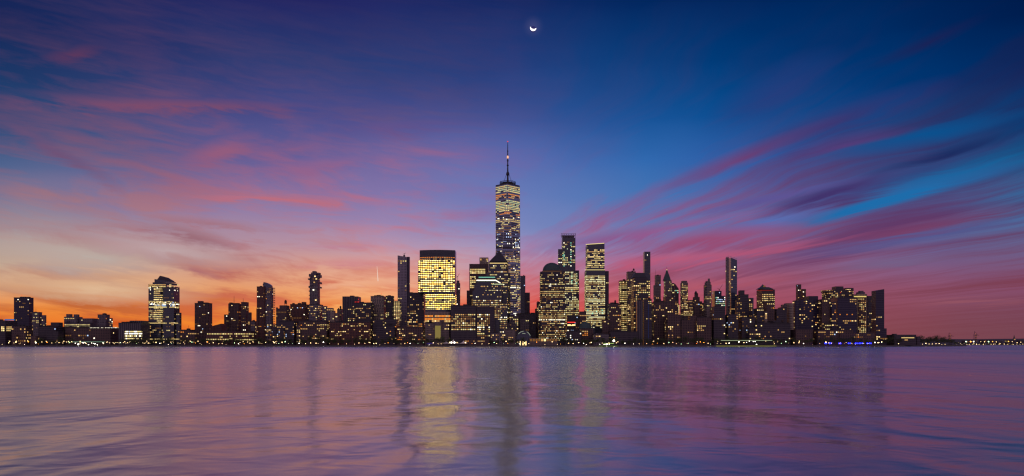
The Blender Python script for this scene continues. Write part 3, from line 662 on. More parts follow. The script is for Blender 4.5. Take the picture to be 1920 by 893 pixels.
b = B('stone_tower', 'rounded-top white stone tower lit in a fine vertical grid', 1780, 'stone',
  [(1275.5, 1290, 530, dict(dens=.6)), (1276.8, 1288.7, 526.5, dict(set=2, dens=0, name='crown', cut=.2)), (1277, 1300, 579, dict(set=-3, dens=.9)), (1290, 1299, 562.5, dict(set=1, dens=.3))], vb=592, dens=.5, pal='yellow', ph=3., pw=2., cat=T, roof=False)
b = B('stone_tower', 'stepped gothic-topped dark tower between the rounded white one and the chimney-topped one', 1700, 'brown',
  [(1299, 1312, 557, dict(dens=.03)), (1302, 1309, 550, dict(set=2, dens=0)), (1304, 1306.6, 546.5, dict(set=3, dens=0, name='lantern')), (1311, 1316.5, 565, dict(set=3, dens=.02))], vb=590, dens=.03, cat=T, roof=False)
pyramid(b, 1303, 1308, 550, 545.3, 1305.2, 1305.5, 8)
B('office_building', 'low beige stone block with evenly lit windows left of the chimney-topped tower', 1720, 'beige',
  [(1310, 1324, 570)], vb=584, dens=.85, pal='office', ph=3, pw=2.2, cat=OB)
b = B('stone_tower', 'art deco tower with shouldered top and small roof chimney', 1680, 'stone',
  [(1319.3, 1334.8, 534, dict(dens=.14, cut=.15)), (1321, 1333, 529, dict(set=2, dens=.2, cut=.2)), (1322.6, 1331.5, 526.8, dict(set=4, dens=0, name='crown')), (1327, 1331, 522, dict(set=6, dens=0, name='chimney', kind='conc'))], vb=600, dens=.15, pal='yellow', ph=3.3, pw=2.2, cat=T, roof=False)
b = B('glass_building', 'glass block glowing greenish white with a luffing crane on its roof', 1750, 'bglass',
  [(1335, 1353, 545.5, dict(dens=.05)), (1336, 1360, 555, dict(set=-3, dens=.9))], vb=576, dens=.6, pal='teal', ph=3.6, pw=2.4, cat=OB, roof=False)
p = L3(b, 1350, 546); mb = MB(); mb.bar((p[0], 6, p[2]), (p[0], 6, p[2]+5), .8); mb.bar((p[0], 6, p[2]+4), L3(b, 1355, 534), .35); mb.bar((p[0], 6, p[2]+4), (p[0]-4, 6, p[2]+7), .5); mb.build('luffing_crane', METAL, b)
b = B('residential_tower', 'tallest slim tower right of the pointed spire, pale left face and notched top', 1680, 'bglass',
  [(1360.5, 1366.5, 482.5, dict(kind='conc', dens=.02, dep=20)), (1366, 1382, 483, dict(yr=488, set=1.2, dens=.3, skip=14))], vb=610, dens=.3, pal='yellow', ph=3.7, pw=3.2, cat=T, roof=False, full=.1)
mb = MB(); z0 = L3(b, 0, 484)[2]; f = [(L3(b, x, 0)[0], L3(b, 0, y)[2]) for x, y in ((1361, 484), (1361, 482.5), (1366.5, 480), (1381.6, 485.5), (1381.6, 489))]
mb.bar((f[0][0], -.6, f[0][1]), (f[1][0], -.6, f[1][1]), .4); mb.bar((f[1][0], -.6, f[1][1]), (f[2][0], -.6, f[2][1]), .5); mb.bar((f[2][0], -.6, f[2][1]), (f[3][0], -.6, f[3][1]), .5); mb.bar((f[3][0], -.6, f[3][1]), (f[4][0], -.6, f[4][1]), .5); mb.bar((f[2][0], -.6, f[2][1]-4), (f[2][0], -.6, f[2][1]), .4)
mb.build('roof_frame', WHITE, b); strip(b, 1377, 1379, 500, 1.6, 'white', dy=.5, name='roof_light')
B('stone_building', 'stepped dark building right of the notched-top tower', 1640, 'dark',
  [(1384, 1396, 544.5, dict(dens=.1)), (1381, 1403.5, 553, dict(set=-2)), (1396, 1411, 559.5, dict(set=2)), (1378, 1388, 565, dict(set=-5, dens=.5))], vb=622, dens=.28, pal='yellow', ph=3.7, pw=2.9, cat='building')
B('apartment_tower', 'dim glassy block between the stepped dark building and the pyramid-capped tower', 1720, 'bglass',
  [(1403, 1413, 558.5)], vb=580, dens=.08, cat=A)
b = B('stone_tower', 'square tower with red-lit cornice, stepped pyramid cap and yellow windows', 1740, 'brown',
  [(1418.5, 1453, 543, dict(dens=.75, skip=6, vb=580)), (1421, 1450, 541.5, dict(set=2, dens=0, name='attic'))], vb=600, dens=.5, pal='gold', ph=3.7, pw=2.9, cat=T, roof=False, sidek=.15)
pyramid(b, 1425, 1450, 541.5, 538, 1430, 1444, 30, COPPER, 'stepped_roof', 2); pyramid(b, 1430, 1440, 538, 533, 1434.2, 1435.4, 12, COPPER, 'roof_cap', 11)
strip(b, 1419, 1449, 544.3, .9, lit('red_cornice_light', (190, 50, 40), .45), dy=-.6); strip(b, 1434, 1438, 535, 2.6, 'dim', dy=10, name='lantern')
mast(b, 1434.6, 534, 531, .4, 18)
B('apartment_building', 'broad dark building with scattered warm rooms below the pyramid-capped tower', 1590, 'dark',
  [(1413, 1432, 578), (1430, 1452, 566, dict(set=5, kind='brown', dens=.1)), (1431, 1439, 585, dict(set=-3, kind='beige', dens=.35)), (1450, 1468, 579, dict(set=4)), (1458, 1475, 576, dict(set=7))], vb=636, dens=.2, pal='warm', ph=3.9, pw=3.2, cat=A)
B('apartment_building', 'dark waterfront apartments below the notched-top tower', 1560, 'dark',
  [(1331, 1360, 575), (1358, 1384, 590, dict(set=-3)), (1381, 1416, 596, dict(set=2)), (1340, 1352, 571, dict(set=4, dens=0))], vb=636, dens=.16, pal='mix', ph=3.9, pw=3.2, cat=A)
B('apartment_building', 'dim sprawling waterfront block below the rounded white tower', 1560, 'brown',
  [(1271, 1300, 600), (1298, 1334, 596, dict(set=3)), (1290, 1306, 592, dict(set=7, dens=0)), (1246, 1276, 590, dict(set=-3))], vb=637, dens=.17, pal='warm', ph=3.9, pw=3.3, cat=A)
B('office_building', 'low building with curved lit top floors left of the big rounded brown block', 1660, 'conc',
  [(1464, 1482, 571, dict(dens=.4, bow=.15)), (1470, 1484, 568.5, dict(set=5, dens=.3))], vb=588, dens=.3, pal='office', ph=3, pw=2.3, cat=OB, roof=False)
B('apartment_tower', 'smooth beige round-cornered column left of the big purple block', 1610, 'beige',
  [(1475, 1489, 569, dict(bow=.25))], vb=637, dens=.03, cat=A, roof=False)
B('office_tower', 'narrow dark two-stepped tower behind the big purple block', 1800, 'brown',
  [(1492.3, 1502.3, 533.3), (1501.5, 1511.3, 542, dict(set=2, name='side_wing', dens=.2))], vb=560, dens=.06, ph=2.8, pw=2.4, cat=T, roof=False)
B('office_building', 'big purple glass block with banded floors and flat dark penthouse', 1620, 'purple',
  [(1487, 1536, 562, dict(bow=.08, dens=.16)), (1508, 1534, 555, dict(set=6, dens=0, name='penthouse')), (1486, 1499, 564, dict(set=-4, dens=.4, bow=.2, w=dict(full=.5)))], vb=618, dens=.2, pal='warm', ph=3.6, pw=2.7, cat=OB, roof=False)
B('apartment_building', 'brown block with two brightly lit lower floors right of the purple block', 1605, 'brown',
  [(1533, 1558, 561, dict(dens=.1)), (1533, 1572, 607, dict(set=-4, dens=.7, pal='gold'))], vb=622, dens=.12, pal='warm', ph=3.6, pw=3, cat=A)
B('office_tower', 'wide flat tower with lit top-floor rim and overhanging dark attic', 1720, 'dark',
  [(1541, 1599, 543.5, dict(dens=.55)), (1559.5, 1581.5, 537, dict(set=4, dens=0, name='attic')), (1580, 1600.5, 540, dict(set=2, dens=.6)), (1539, 1562, 544.2, dict(set=-1.5, yb=548, dens=.9, name='cornice', vb=548))], vb=566, dens=.5, pal='yellow', ph=3.4, pw=2.4, cat=T, roof=False)
B('apartment_tower', 'dark glass slab in front of the wide flat-roofed tower', 1600, 'purple',
  [(1556, 1606, 558, dict(dens=.18)), (1555, 1568, 566, dict(set=-2, dens=.35))], vb=622, dens=.2, pal='warm', ph=4, pw=3.1, cat=A)
b = B('office_tower', 'tower with stepped rounded top and pale lit floor left of the slanted dark slab', 1690, 'beige',
  [(1599, 1627, 551.5, dict(dens=0, cut=.15)), (1605, 1623, 547.5, dict(set=4, dens=0, cut=.2, kind='conc')), (1609, 1620, 545, dict(set=7, dens=0, cut=.2, kind='conc')), (1604, 1624, 558, dict(set=-3, kind='brown', dens=.5, pal='yellow')), (1622, 1635, 555, dict(set=2, kind='dark', dens=.12))], vb=625, dens=.4, pal='yellow', ph=3.3, pw=2.8, cat=T, roof=False)
strip(b, 1600, 1623, 555.5, 2, lit('pale_floor_light', (255, 225, 130), .8), dy=-3.6)
B('office_tower', 'plain dark slab with a slanted roof, last tower on the right', 1600, 'purple',
  [(1634, 1658, 545, dict(yr=542.3, dens=.13, skip=18)), (1632, 1662.5, 616, dict(set=-5, name='podium', dens=.15))], vb=637, dens=.13, pal='warm', ph=4, pw=3.4, cat=T, roof=False)
B('museum_building', 'low pale-roofed building below the purple block with dim windows', 1540, 'brown',
  [(1520, 1600, 619, dict(dens=.2)), (1480, 1524, 618, dict(set=3, dens=.12)), (1560, 1640, 624, dict(set=-3))], vb=637, dens=.16, pal='mix', ph=4.2, pw=3.6, cat='building')
B('low_brick_building', 'dark low building with few lights below the beige column', 1550, 'dark',
  [(1408, 1482, 607), (1440, 1470, 601, dict(set=6)), (1398, 1420, 615, dict(set=-3))], vb=637, dens=.14, pal='warm', ph=4, pw=3.4, cat='building')
B('ferry_building', 'long low dark terminal with a bright window line right of the last tower', 1590, 'dark',
  [(1660, 1718, 627.7, dict(dens=.0)), (1672, 1681.5, 626, dict(set=5, dens=0)), (1716, 1725.5, 631, dict(set=2, dens=0))], vb=640, dens=0, cat='building', roof=False)
b = bpy.data.objects['ferry_building']; strip(b, 1690, 1714, 632.8, 1.5, 'gold', dy=-.5); strip(b, 1696, 1702, 637, 1.4, 'warm', dy=-.5); strip(b, 1650, 1664, 634, 1.8, 'dim', dy=-.5)
# low blocks filling the streets behind the trees
for (x0, x1, yt, D, kd, dn, lb) in (
  (1060, 1090, 622, 1545, 'dark', .2, 'low glass pavilion with a few cool blue-white windows left of the domed pavilion'),
  (1110, 1142, 627, 1545, 'conc', .12, 'low pale block below the double-white-line tower'),
  (1140, 1196, 622, 1550, 'dark', .22, 'low dark block under the three joined towers'),
  (920, 948, 625, 1548, 'conc', .5, 'small block with lit windows right of the even-windowed front block'),
  (946, 966, 618, 1552, 'stone', .3, 'narrow low stone block left of the glass arch atrium'),
  (745, 797, 614, 1552, 'brown', .3, 'low brown block with warm windows under the slim leaning tower')):
    B('low_building', lb, D, kd, [(x0, x1, yt), (x0+(x1-x0)*.2, x0+(x1-x0)*.6, yt-2.5, dict(set=6, dens=0))], vb=638, dens=dn, pal='cool' if 'cool' in lb else 'warm', ph=3.8, pw=3, cat='building')
b = B('waterfront_arcade', 'long low pavilion of glowing golden openings at the water below the domed tower', 1522, 'stone',
  [(992, 1046, 634.5)], dens=0, cat='building', roof=False)
X0 = L3(b, 993, 0)[0]; X1 = L3(b, 1045, 0)[0]
rows(b, [(X0, 0), (X1, 0), (X1, 4), (X0, 4)], wz(636.6, 1522)-GZ+1, wz(641, 1522)-GZ, 5.2, 5.2, 1, 'warm', .72, .9, vary=0, name='lit_opening', each=True)
b = B('waterfront_restaurant', 'low lit restaurant front between white tents and the even-windowed block', 1522, 'brown',
  [(870, 918, 637)], dens=0, cat='building', roof=False)
X0 = L3(b, 871, 0)[0]; X1 = L3(b, 917, 0)[0]
rows(b, [(X0, 0), (X1, 0), (X1, 4), (X0, 4)], wz(638, 1522)-GZ+1, wz(643, 1522)-GZ, 3., 2.8, .7, 'orange', .6, .5, vary=0, name='lit_opening', each=True)

# ================================================================== ground, water, shore
def shoreY(px):   # how far off the water edge lies
    return 1504. if px < 1640 else 1504+(px-1640)*1.6
pts = [(-3200, 1504), (wx(1640, 1504), 1504), (wx(1720, 1630), 1630), (wx(1770, 1710), 1710), (wx(1806, 1800), 1800), (wx(1812, 1900), 1900), (1500, 2600), (1500, 3600), (-3200, 3600)]
mb = MB(); mb.prism(pts, -3, GZ); g = mb.build('ground', EARTH); tag(g, kind='structure')
mb = MB()
for (x0, y0), (x1, y1) in zip(pts[:5], pts[1:6]):
    mb.prism([(x0, y0-1.2), (x1, y1-1.2), (x1, y1-.02), (x0, y0-.02)], -3, GZ+.35)
w = mb.build('seawall', STONE); tag(w, 'long dark stone seawall along the whole city waterfront', 'seawall')

# water: a rippled sheet reaching the horizon
def water():
    m, nt, out = newmat('river_water')
    tc = nt.nodes.new('ShaderNodeTexCoord'); P = tc.outputs['Object']
    def sc(x, y):
        v = nt.nodes.new('ShaderNodeVectorMath'); v.operation = 'MULTIPLY'; v.inputs[1].default_value = (x, y, 1); nt.links.new(P, v.inputs[0]); return v.outputs[0]
    n1 = noise(nt, sc(.4, .42), 1, 2, .5, .4); n2 = noise(nt, sc(.15, .075), 1, 2, .5, .5); n3 = noise(nt, sc(.045, .014), 1, 3, .55, .5)
    n4 = noise(nt, sc(.014, .003), 1, 3, .55, .4)
    sy = nt.nodes.new('ShaderNodeSeparateXYZ'); nt.links.new(P, sy.inputs[0]); far = sstep(nt, sy.outputs[1], 70., 800.)
    hgt = mth(nt, 'ADD', mth(nt, 'MULTIPLY', mth(nt, 'MULTIPLY', n1, mixf(nt, far, .06, .0)), 1.), mth(nt, 'ADD', mth(nt, 'MULTIPLY', n2, mixf(nt, far, .3, .05)), mth(nt, 'MULTIPLY', n3, mixf(nt, far, .6, .24))))
    hgt = mth(nt, 'ADD', hgt, mth(nt, 'MULTIPLY', n4, 2.5))
    bp = nt.nodes.new('ShaderNodeBump'); bp.inputs['Strength'].default_value = 1.; bp.inputs['Distance'].default_value = WB
    nt.links.new(hgt, bp.inputs['Height'])
    gl = nt.nodes.new('ShaderNodeBsdfGlossy'); gl.distribution = 'MULTI_GGX'
    gl.inputs['Color'].default_value = (1., .97, .97, 1); nt.links.new(bp.outputs[0], gl.inputs['Normal'])
    nt.links.new(mth(nt, 'ADD', mixf(nt, sstep(nt, n4, .35, .65), WR-.04, WR+.03), mth(nt, 'MULTIPLY', far, .055)), gl.inputs['Roughness'])
    df = nt.nodes.new('ShaderNodeBsdfDiffuse'); df.inputs[0].default_value = (.05, .06, .10, 1)
    fr = nt.nodes.new('ShaderNodeFresnel'); fr.inputs['IOR'].default_value = 1.6; nt.links.new(bp.outputs[0], fr.inputs['Normal'])
    mx = nt.nodes.new('ShaderNodeMixShader'); nt.links.new(mth(nt, 'MULTIPLY_ADD', fr.outputs[0], .78, .2), mx.inputs[0]); nt.links.new(df.outputs[0], mx.inputs[1]); nt.links.new(gl.outputs[0], mx.inputs[2])
    nt.links.new(mx.outputs[0], out.inputs[0]); return m
WB = 1.; WR = .205
mb = MB(); mb.poly([(-60000, -2000, 0), (60000, -2000, 0), (60000, 90000, 0), (-60000, 90000, 0)]); w = mb.build('water', water()); tag(w, kind='structure')

# far shore on the right
mb = MB(); fs = []
hill = plain('distant_hill', (.1, .09, .1), .9)
X = [1300+i*120 for i in range(40)]
hh = [8+14*math.sin((i+2)/7.)**2+R.random()*2 for i in range(40)]
for i in range(39):
    a = [(X[i], 5600, -1), (X[i], 5600, 3), (X[i], 6100, wz(635.6, 6100)*.8+hh[i]*.9), (X[i], 7000, -1)]
    c = [(X[i+1], 5600, -1), (X[i+1], 5600, 3), (X[i+1], 6100, wz(635.6, 6100)*.8+hh[i+1]*.9), (X[i+1], 7000, -1)]
    for q in range(3): mb.poly([a[q], c[q], c[q+1], a[q+1]])
h = mb.build('far_hills', hill); tag(h, kind='structure')

# trees --------------------------------------------------------------
def leafmat():
    m, nt, out = newmat('dark_leaves')
    oi = nt.nodes.new('ShaderNodeObjectInfo'); tc = nt.nodes.new('ShaderNodeTexCoord'); nz = noise(nt, tc.outputs['Object'], .5, 2)
    c = mixc(nt, nz, (.035, .06, .02), (.09, .11, .035)); c = mixc(nt, oi.outputs['Random'], c, (.06, .08, .03))
    p = nt.nodes.new('ShaderNodeBsdfPrincipled'); nt.links.new(c, p.inputs['Base Color']); p.inputs['Roughness'].default_value = .8
    nt.links.new(p.outputs[0], out.inputs[0]); return m
LEAF = leafmat()
def tree_meshes(seed, hgt, wid, cone=False):
    r = random.Random(seed); mb = MB()
    mb.bar((0, 0, 0), (0, 0, hgt*.45), .35, n=6, r2=.22)
    for i in range(6):
        a = r.random()*6.28; z = hgt*r.uniform(.25, .45); l = wid*r.uniform(.4, .75); mb.bar((0, 0, z), (l*math.cos(a), l*math.sin(a), z+hgt*.28), .14, r2=.05)
    tr = mb.mesh('trunk', BARK); mb = MB(); cl = []
    for i in range(11): 
        a = r.random()*6.28; q = r.random()**.5*wid*.62; z = hgt*r.uniform(.42, .84); cl.append((q*math.cos(a), q*math.sin(a), z, wid*r.uniform(.3, .5)))
    for i in range(620):
        if cone:
            u = r.random()**.8; z = hgt*(.12+.88*(1-u)) if False else hgt*(.1+.9*r.random()); q = wid*.8*(1-(z/hgt))*math.sqrt(r.random())+.1; a = r.random()*6.28; c = Vector((q*math.cos(a), q*math.sin(a), z))
        else:
            x, y, z, rr = r.choice(cl); d = Vector((r.gauss(0, 1), r.gauss(0, 1), r.gauss(0, 1))).normalized()*rr*r.random()**.4; c = Vector((x, y, z))+d
        n = Vector((r.gauss(0, 1), r.gauss(0, 1), r.gauss(0, 1))).normalized(); u = n.orthogonal().normalized(); v = n.cross(u); s = r.uniform(.3, .62)
        mb.poly([c+u*s, c+v*s*.8, c-u*s, c-v*s*.8])
    return tr, mb.mesh('crown', LEAF)
TV = [tree_meshes(i, h_, w_) for i, (h_, w_) in enumerate(((14, 7.5), (17, 8.5), (11.5, 7.), (15, 9.)))]; TC = tree_meshes(9, 17, 4.6, True)
def tree(px, Y, s, label, grp, v=None, name='tree'):
    tr, cr = TC if v == 'cone' else TV[R.randrange(4)]
    o = empty(name, (wx(px, Y), Y, GZ)); o.scale = (s*R.uniform(.9, 1.15), s, s); o.rotation_euler.z = R.random()*6.28
    tag(o, label, 'tree', grp)
    for nm, me in (('trunk', tr), ('crown', cr)):
        c = bpy.data.objects.new(nm, me); COL.objects.link(c); c.parent = o
    return o
px = 72.
while px < 1640:
    dense = 1.0
    if 195 < px < 225 or 985 < px < 1050 or 845 < px < 918: px += 6; continue
    base = 1.0
    if 300 < px < 420: base = .95
    if 520 < px < 640: base = 1.2
    if 1230 < px < 1330: base = 1.25
    if 140 < px < 200: base = .6
    tree(px, R.uniform(1511, 1524), base*R.uniform(.75, 1.15), 'dark leafy tree in the row along the lamp-lit city waterfront', 'waterfront trees')
    px += R.uniform(7.5, 15.)
for px, s in ((1660, .95), (1672, 1.1), (1684, .9), (1727, 1.15), (1735, 1.2), (1743, 1.05), (1750, 1.15), (1757, 1.2), (1764, 1.0), (1771, 1.05), (1778, .95), (1784, .8), (1790, .62), (1797, .45), (1803, .35)):
    tree(px, shoreY(px)+16, s*1.15, 'dark bushy tree on the low tapering point right of the last tower', 'trees on the point')
for px, s in ((245, .9), (255, 1.1), (300, 1.0), (318, 1.1)):
    tree(px, 1530, s, 'dark tree in front of the tall chamfered-crown tower and its bright low neighbour', 'trees by the crowned tower')
tree(438.5, 1512, 1.05, 'tall pointed conifer at the water below the twin-masted tower', None, 'cone', 'conifer_tree')
for px in (344, 351, 360): tree(px, 1900, 2.6, 'tree crest showing between the chamfered-crown tower and the lone slab', 'trees in the gap behind the warehouse')
for px in (247, 252, 259, 266, 273): tree(px, 1700, 1.1, 'tree crest just above the roof of the low building with bright white bands', 'roof-top tree crests')

# lamps --------------------------------------------------------------
LAMPW = lit('lamp_glow_warm', (255, 214, 150), 6, True); LAMPC = lit('lamp_glow_white', (255, 246, 225), 12, True)
LAMPB = lit('lamp_glow_blue', (30, 40, 255), 9, True); LAMPO = lit('lamp_glow_orange', (255, 150, 50), 9, True)
LAMPG = lit('lamp_glow_greenish', (200, 255, 190), 9, True)
def lamp_meshes(h, r, mat):
    mb = MB(); mb.bar((0, 0, 0), (0, 0, h-r), .13, n=6, r2=.08); mb.ring([(.3, 0), (.3, .4), (.15, .6)], 8); a = mb.mesh('lamp_post', METAL)
    mb = MB(); mb.ball((0, 0, h), r, 0, 8, 6); return a, mb.mesh('lamp_globe', mat)
LV = {('w', .7): lamp_meshes(4.6, .55, LAMPW), ('w', .9): lamp_meshes(4.8, .85, LAMPW), ('c', .9): lamp_meshes(4.8, .72, LAMPC), ('b', .8): lamp_meshes(4.2, 1.1, LAMPB),
      ('C', 1): lamp_meshes(7.5, 1.5, LAMPC), ('s', 1): lamp_meshes(6.5, .45, LAMPW), ('o', 1): lamp_meshes(5.4, .5, LAMPO), ('g', 1): lamp_meshes(6., .5, LAMPG)}
def lamp(px, Y, key, label, grp, z=GZ, s=1., name='street_lamp', cat='lamp'):
    a, g = LV[key]; o = empty(name, (wx(px, Y), Y, z)); o.scale = (s, s, s); tag(o, label, cat, grp)
    for nm, me in (('lamp_post', a), ('lamp_globe', g)):
        c = bpy.data.objects.new(nm, me); COL.objects.link(c); c.parent = o
px = 4.
while px < 1655:
    key = R.choice([('w', .7), ('w', .7), ('o', 1), ('w', .9), ('c', .9), ('g', 1)])
    if not (1360 < px < 1450 and R.random() < .5): lamp(px, 1506+R.random()*1.5, key, 'small lamp glowing on the promenade at the water edge', 'promenade lamps', s=R.choice([.45, .6, .8, 1.1])*R.uniform(.85, 1.15), z=GZ+R.uniform(-.3, 1.8))
    px += R.uniform(4.5, 17.)
for i in range(110):
    px = R.uniform(2, 1655); 
    if R.random() < .4: px = R.uniform(0, 520)
    lamp(px, 1532+R.random()*6 if 992 < px < 1046 else R.uniform(1508, 1530), ('s', 1), 'tiny street light seen among the waterfront trees', 'street lights among the trees', s=R.uniform(.6, 1.4))
for px in (1547, 1549.5, 1555.5, 1558, 1573, 1576, 1591, 1594, 1604, 1607, 1611, 1614, 1617, 1626, 1630, 1633): lamp(px, 1506.5, ('b', .8), 'vivid blue lamp on the promenade near the right end of the city', 'blue promenade lamps', name='blue_lamp')
for px in (1685, 1695, 1701, 1710, 1722, 1730, 1736, 1742, 1748, 1755, 1761, 1766, 1772): lamp(px, shoreY(px)+4, ('w', .9), 'warm lamp among the trees of the low right-hand point', 'lamps on the point', s=R.uniform(.35, .95))
for px in (846, 852): lamp(px, 1507.5, ('C', 1), 'glaring white floodlight beside the white tents', 'floodlights by the tents', s=.8, name='floodlight')
lamp(1151, 1507, ('C', 1), 'single brilliant white floodlight on the pier below the square brown block', None, s=1.25, name='floodlight')
# far harbour lights and masts
for px, c, s in ((1792, 'w', .5), (1797, 'w', .45), (1801, 'w', .6), (1811.5, 'C', 1.2), (1820, 'o', 1.5), (1825.5, 'C', 1.1), (1831, 'w', .8), (1839, 'w', .6), (1846, 'w', .8), (1853.5, 'C', 1.2), (1861, 'o', .8), (1868, 'w', .7), (1875, 'w', .7), (1883, 'w', .6), (1891, 'o', .9), (1898, 'w', .6), (1907, 'w', .8), (1914, 'w', .6), (1784, 'w', .5)):
    Y = 5560.; z = 6+R.random()*22 if c == 'w' else 26
    m = {'w': LAMPW, 'C': LAMPG if px in (1811.5, 1853.5) else LAMPC, 'o': LAMPO}[c]
    o = empty('harbour_light', (wx(px, Y), Y, 1)); tag(o, 'distant %s light across the harbour on the far right shore' % {'w': 'small warm', 'C': 'bright white', 'o': 'orange'}[c], 'light', 'lights on the far %s shore' % {'w': 'right', 'C': 'right bright white', 'o': 'right orange'}[c])
    mb = MB(); mb.bar((0, 0, 0), (0, 0, z), .5); mb.build('mast', METAL, o); mb = MB(); mb.ball((0, 0, z), 2.6*s); mb.build('lamp_globe', m, o)
for px in range(1800, 1920, 5):
    Y = 5570.; o = empty('harbour_light', (wx(px+R.random()*4, Y), Y, 1)); tag(o, 'distant small warm light across the harbour on the far right shore', 'light', 'lights on the far right shore')
    mb = MB(); z = 3+R.random()*8; mb.bar((0, 0, 0), (0, 0, z), .4); mb.build('mast', METAL, o); mb = MB(); mb.ball((0, 0, z), R.uniform(.6, 1.6)); mb.build('lamp_globe', LAMPW, o)
for px, yt, lb in ((1781.5, 624, 'left of two distant harbour gantry cranes, small lights up its legs'), (1829.5, 621.5, 'right of two distant harbour gantry cranes, taller')):
    Y = 5600.; o = empty('gantry_crane', (wx(px, Y), Y, 1)); tag(o, lb, 'crane'); h = wz(yt, Y)-1; mb = MB()
    for sx in (-7, 7):
        for dy in (0, 14): mb.bar((sx, dy, 0), (sx*.7, dy, h*.8), 1.3)
    for i in range(5):
        a, c = h*.16*i, h*.16*(i+1); s = 1 if i % 2 else -1; mb.bar((-6.5*s, 0, a), (6.2*s, 0, c), .7)
    mb.build('frame', METAL, o); mb = MB(); mb.bar((-5, 7, h*.8), (-4, 7, h), 1.3); mb.bar((-4, 7, h), (20, 7, h*.72), .9); mb.bar((-14, 7, h*.72), (30, 7, h*.72), 1.4); mb.build('boom', METAL, o)
    mb = MB()
    for i in range(4): mb.ball((R.uniform(-5, 8), -1.5, h*(.3+.17*i)), 1.6)
    mb.build('crane_lights', LITM['orange'], o)
Y = 5700.; o = empty('steeple', (wx(1902.5, Y), Y, 1)); tag(o, 'tiny pointed steeple on the far right shore', 'steeple'); mb = MB(); h = wz(636, Y)
mb.box(-6, 6, 0, 12, 0, h); mb.build('church_tower', FM['stone'], o); mb = MB(); mb.ring([(7, h+.01), (.4, wz(628, Y))], 8, (0, 6)); mb.build('spire', COPPER, o)
mb = MB(); mb.box(-5, 5, -1, -.3, h-5, h-1); mb.build('glowing_band', LITM['warm'], o)  # floodlight on the stone is put in as a glowing box
for i, (xa, xb, yt) in enumerate(((1803, 1818, 639), (1835, 1862, 637.5), (1866, 1880, 639.5), (1884, 1898, 637.8), (1906, 1925, 638.3))):
    B('far_warehouse', ['small dark shed at the left of the far harbour shore', 'longest dark shed on the far harbour shore', 'small shed between two longer ones on the far shore', 'far shed just left of the tiny steeple', 'rightmost far shed beyond the tiny steeple'][i],
      5640, 'dark', [(xa, xb, yt)], vb=643, dens=.18, pal='warm', ph=2.2, pw=2.2, cat='warehouse', roof=False, dep=60)

# tents, piers, ferry landing ----------------------------------------
for i, (px, w_, h_) in enumerate(((850, 26, 7.5), (869, 16, 6), (836, 12, 5.5))):
    Y = 1516.+i; k = Y/F; o = empty('event_tent', (wx(px, Y), Y, GZ)); tag(o, ['largest white peaked tent lit from within by the two floodlights', 'smaller white tent just right of the largest peaked one', 'smallest white tent just left of the largest peaked one'][i], 'tent')
    r = w_*k/2; mb = MB(); mb.ring([(r, 4), (r*.5, 5.6), (r*.22, 7.2), (.3, h_*1.6)], 12); mb.build('canopy', CANVAS, o)
    mb = MB(); 
    for q in range(8): a = q*math.pi/4; mb.bar((r*.94*math.cos(a), r*.94*math.sin(a), 0), (r*.94*math.cos(a), r*.94*math.sin(a), 4.1), .15)
    mb.bar((0, 0, 0), (0, 0, h_*1.5), .2); mb.build('pole', METAL, o)
Y = 1509.; o = empty('blue_canopy', (wx(806, Y), Y, GZ)); tag(o, 'curved canopy glowing deep blue at the water below the blazing curved tower', 'canopy'); mb = MB()
for i in range(8):
    a, c = -7+i*1.75, -5.25+i*1.75; fz = lambda x: 2.6+1.9*math.cos((x-2)/6.2); mb.poly([(a, 0, fz(a)), (c, 0, fz(c)), (c, 5, fz(c)+.5), (a, 5, fz(a)+.5)])
mb.build('roof_membrane', lit('blue_canopy_light', (45, 50, 225), .85, True), o)
mb = MB(); 
for x in (-6.5, -2, 2.5, 6.5): mb.bar((x, 1, 0), (x, 1, 2.6), .15)
mb.build('post', METAL, o)
def pier(name, label, cat, x0, x1, Y, yroof, roofmat, deckmat, glow):
    k = Y/F; o = empty(name, (wx((x0+x1)/2, Y), Y, 0)); tag(o, label, cat); w = (x1-x0)*k/2; zr = wz(yroof, Y)
    mb = MB(); mb.box(-w, w, 0, 10, .5, 1.9); mb.build('deck', STONE, o)
    mb = MB(); mb.box(-w+2, w-2, 1, 9, zr-.25, zr+.35); mb.build('roof', ROOF, o)
    mb = MB(); mb.box(-w+2, w-2, .6, .95, zr-.4, zr+.5); mb.build('roof_light', roofmat, o)
    mb = MB(); n = int(w/6)
    for i in range(n+1):
        x = -w+3+(2*w-6)*i/n; mb.bar((x, 2, 1.9), (x, 2, zr-.25), .2); mb.bar((x, 8, 1.9), (x, 8, zr-.25), .2)
    mb.build('columns', METAL, o)
    if deckmat: mb = MB(); mb.box(-w-8, w+6, -.35, -.02, .75, 1.9); mb.build('deck_light', deckmat, o)
    mb = MB()
    for i in range(glow): mb.ball((R.uniform(-w+3, w-3), 4, R.uniform(3.4, zr-1)), .55)
    mb.build('ceiling_lights', LAMPC, o); return o
pier('ferry_pier', 'long covered pier with a thin pale roof line and yellow-green lit deck', 'pier', 1350, 1450, 1490, 638.6, lit('pier_roof_light', (190, 205, 160), .75), lit('pier_deck_light', (170, 165, 80), .6, True), 8)
pier('boat_pier', 'covered pier with pale green roof edge and white lamps, near the left end', 'pier', 133, 198, 1492, 641.2, lit('pier_green_light', (140, 185, 160), .6), None, 12)
pier('ferry_landing', 'small floating ferry landing glowing greenish below the square brown block', 'pier', 1130, 1153, 1494, 644.3, lit('landing_light', (190, 230, 130), 1.0), lit('landing_deck_light', (120, 150, 70), .5), 5)

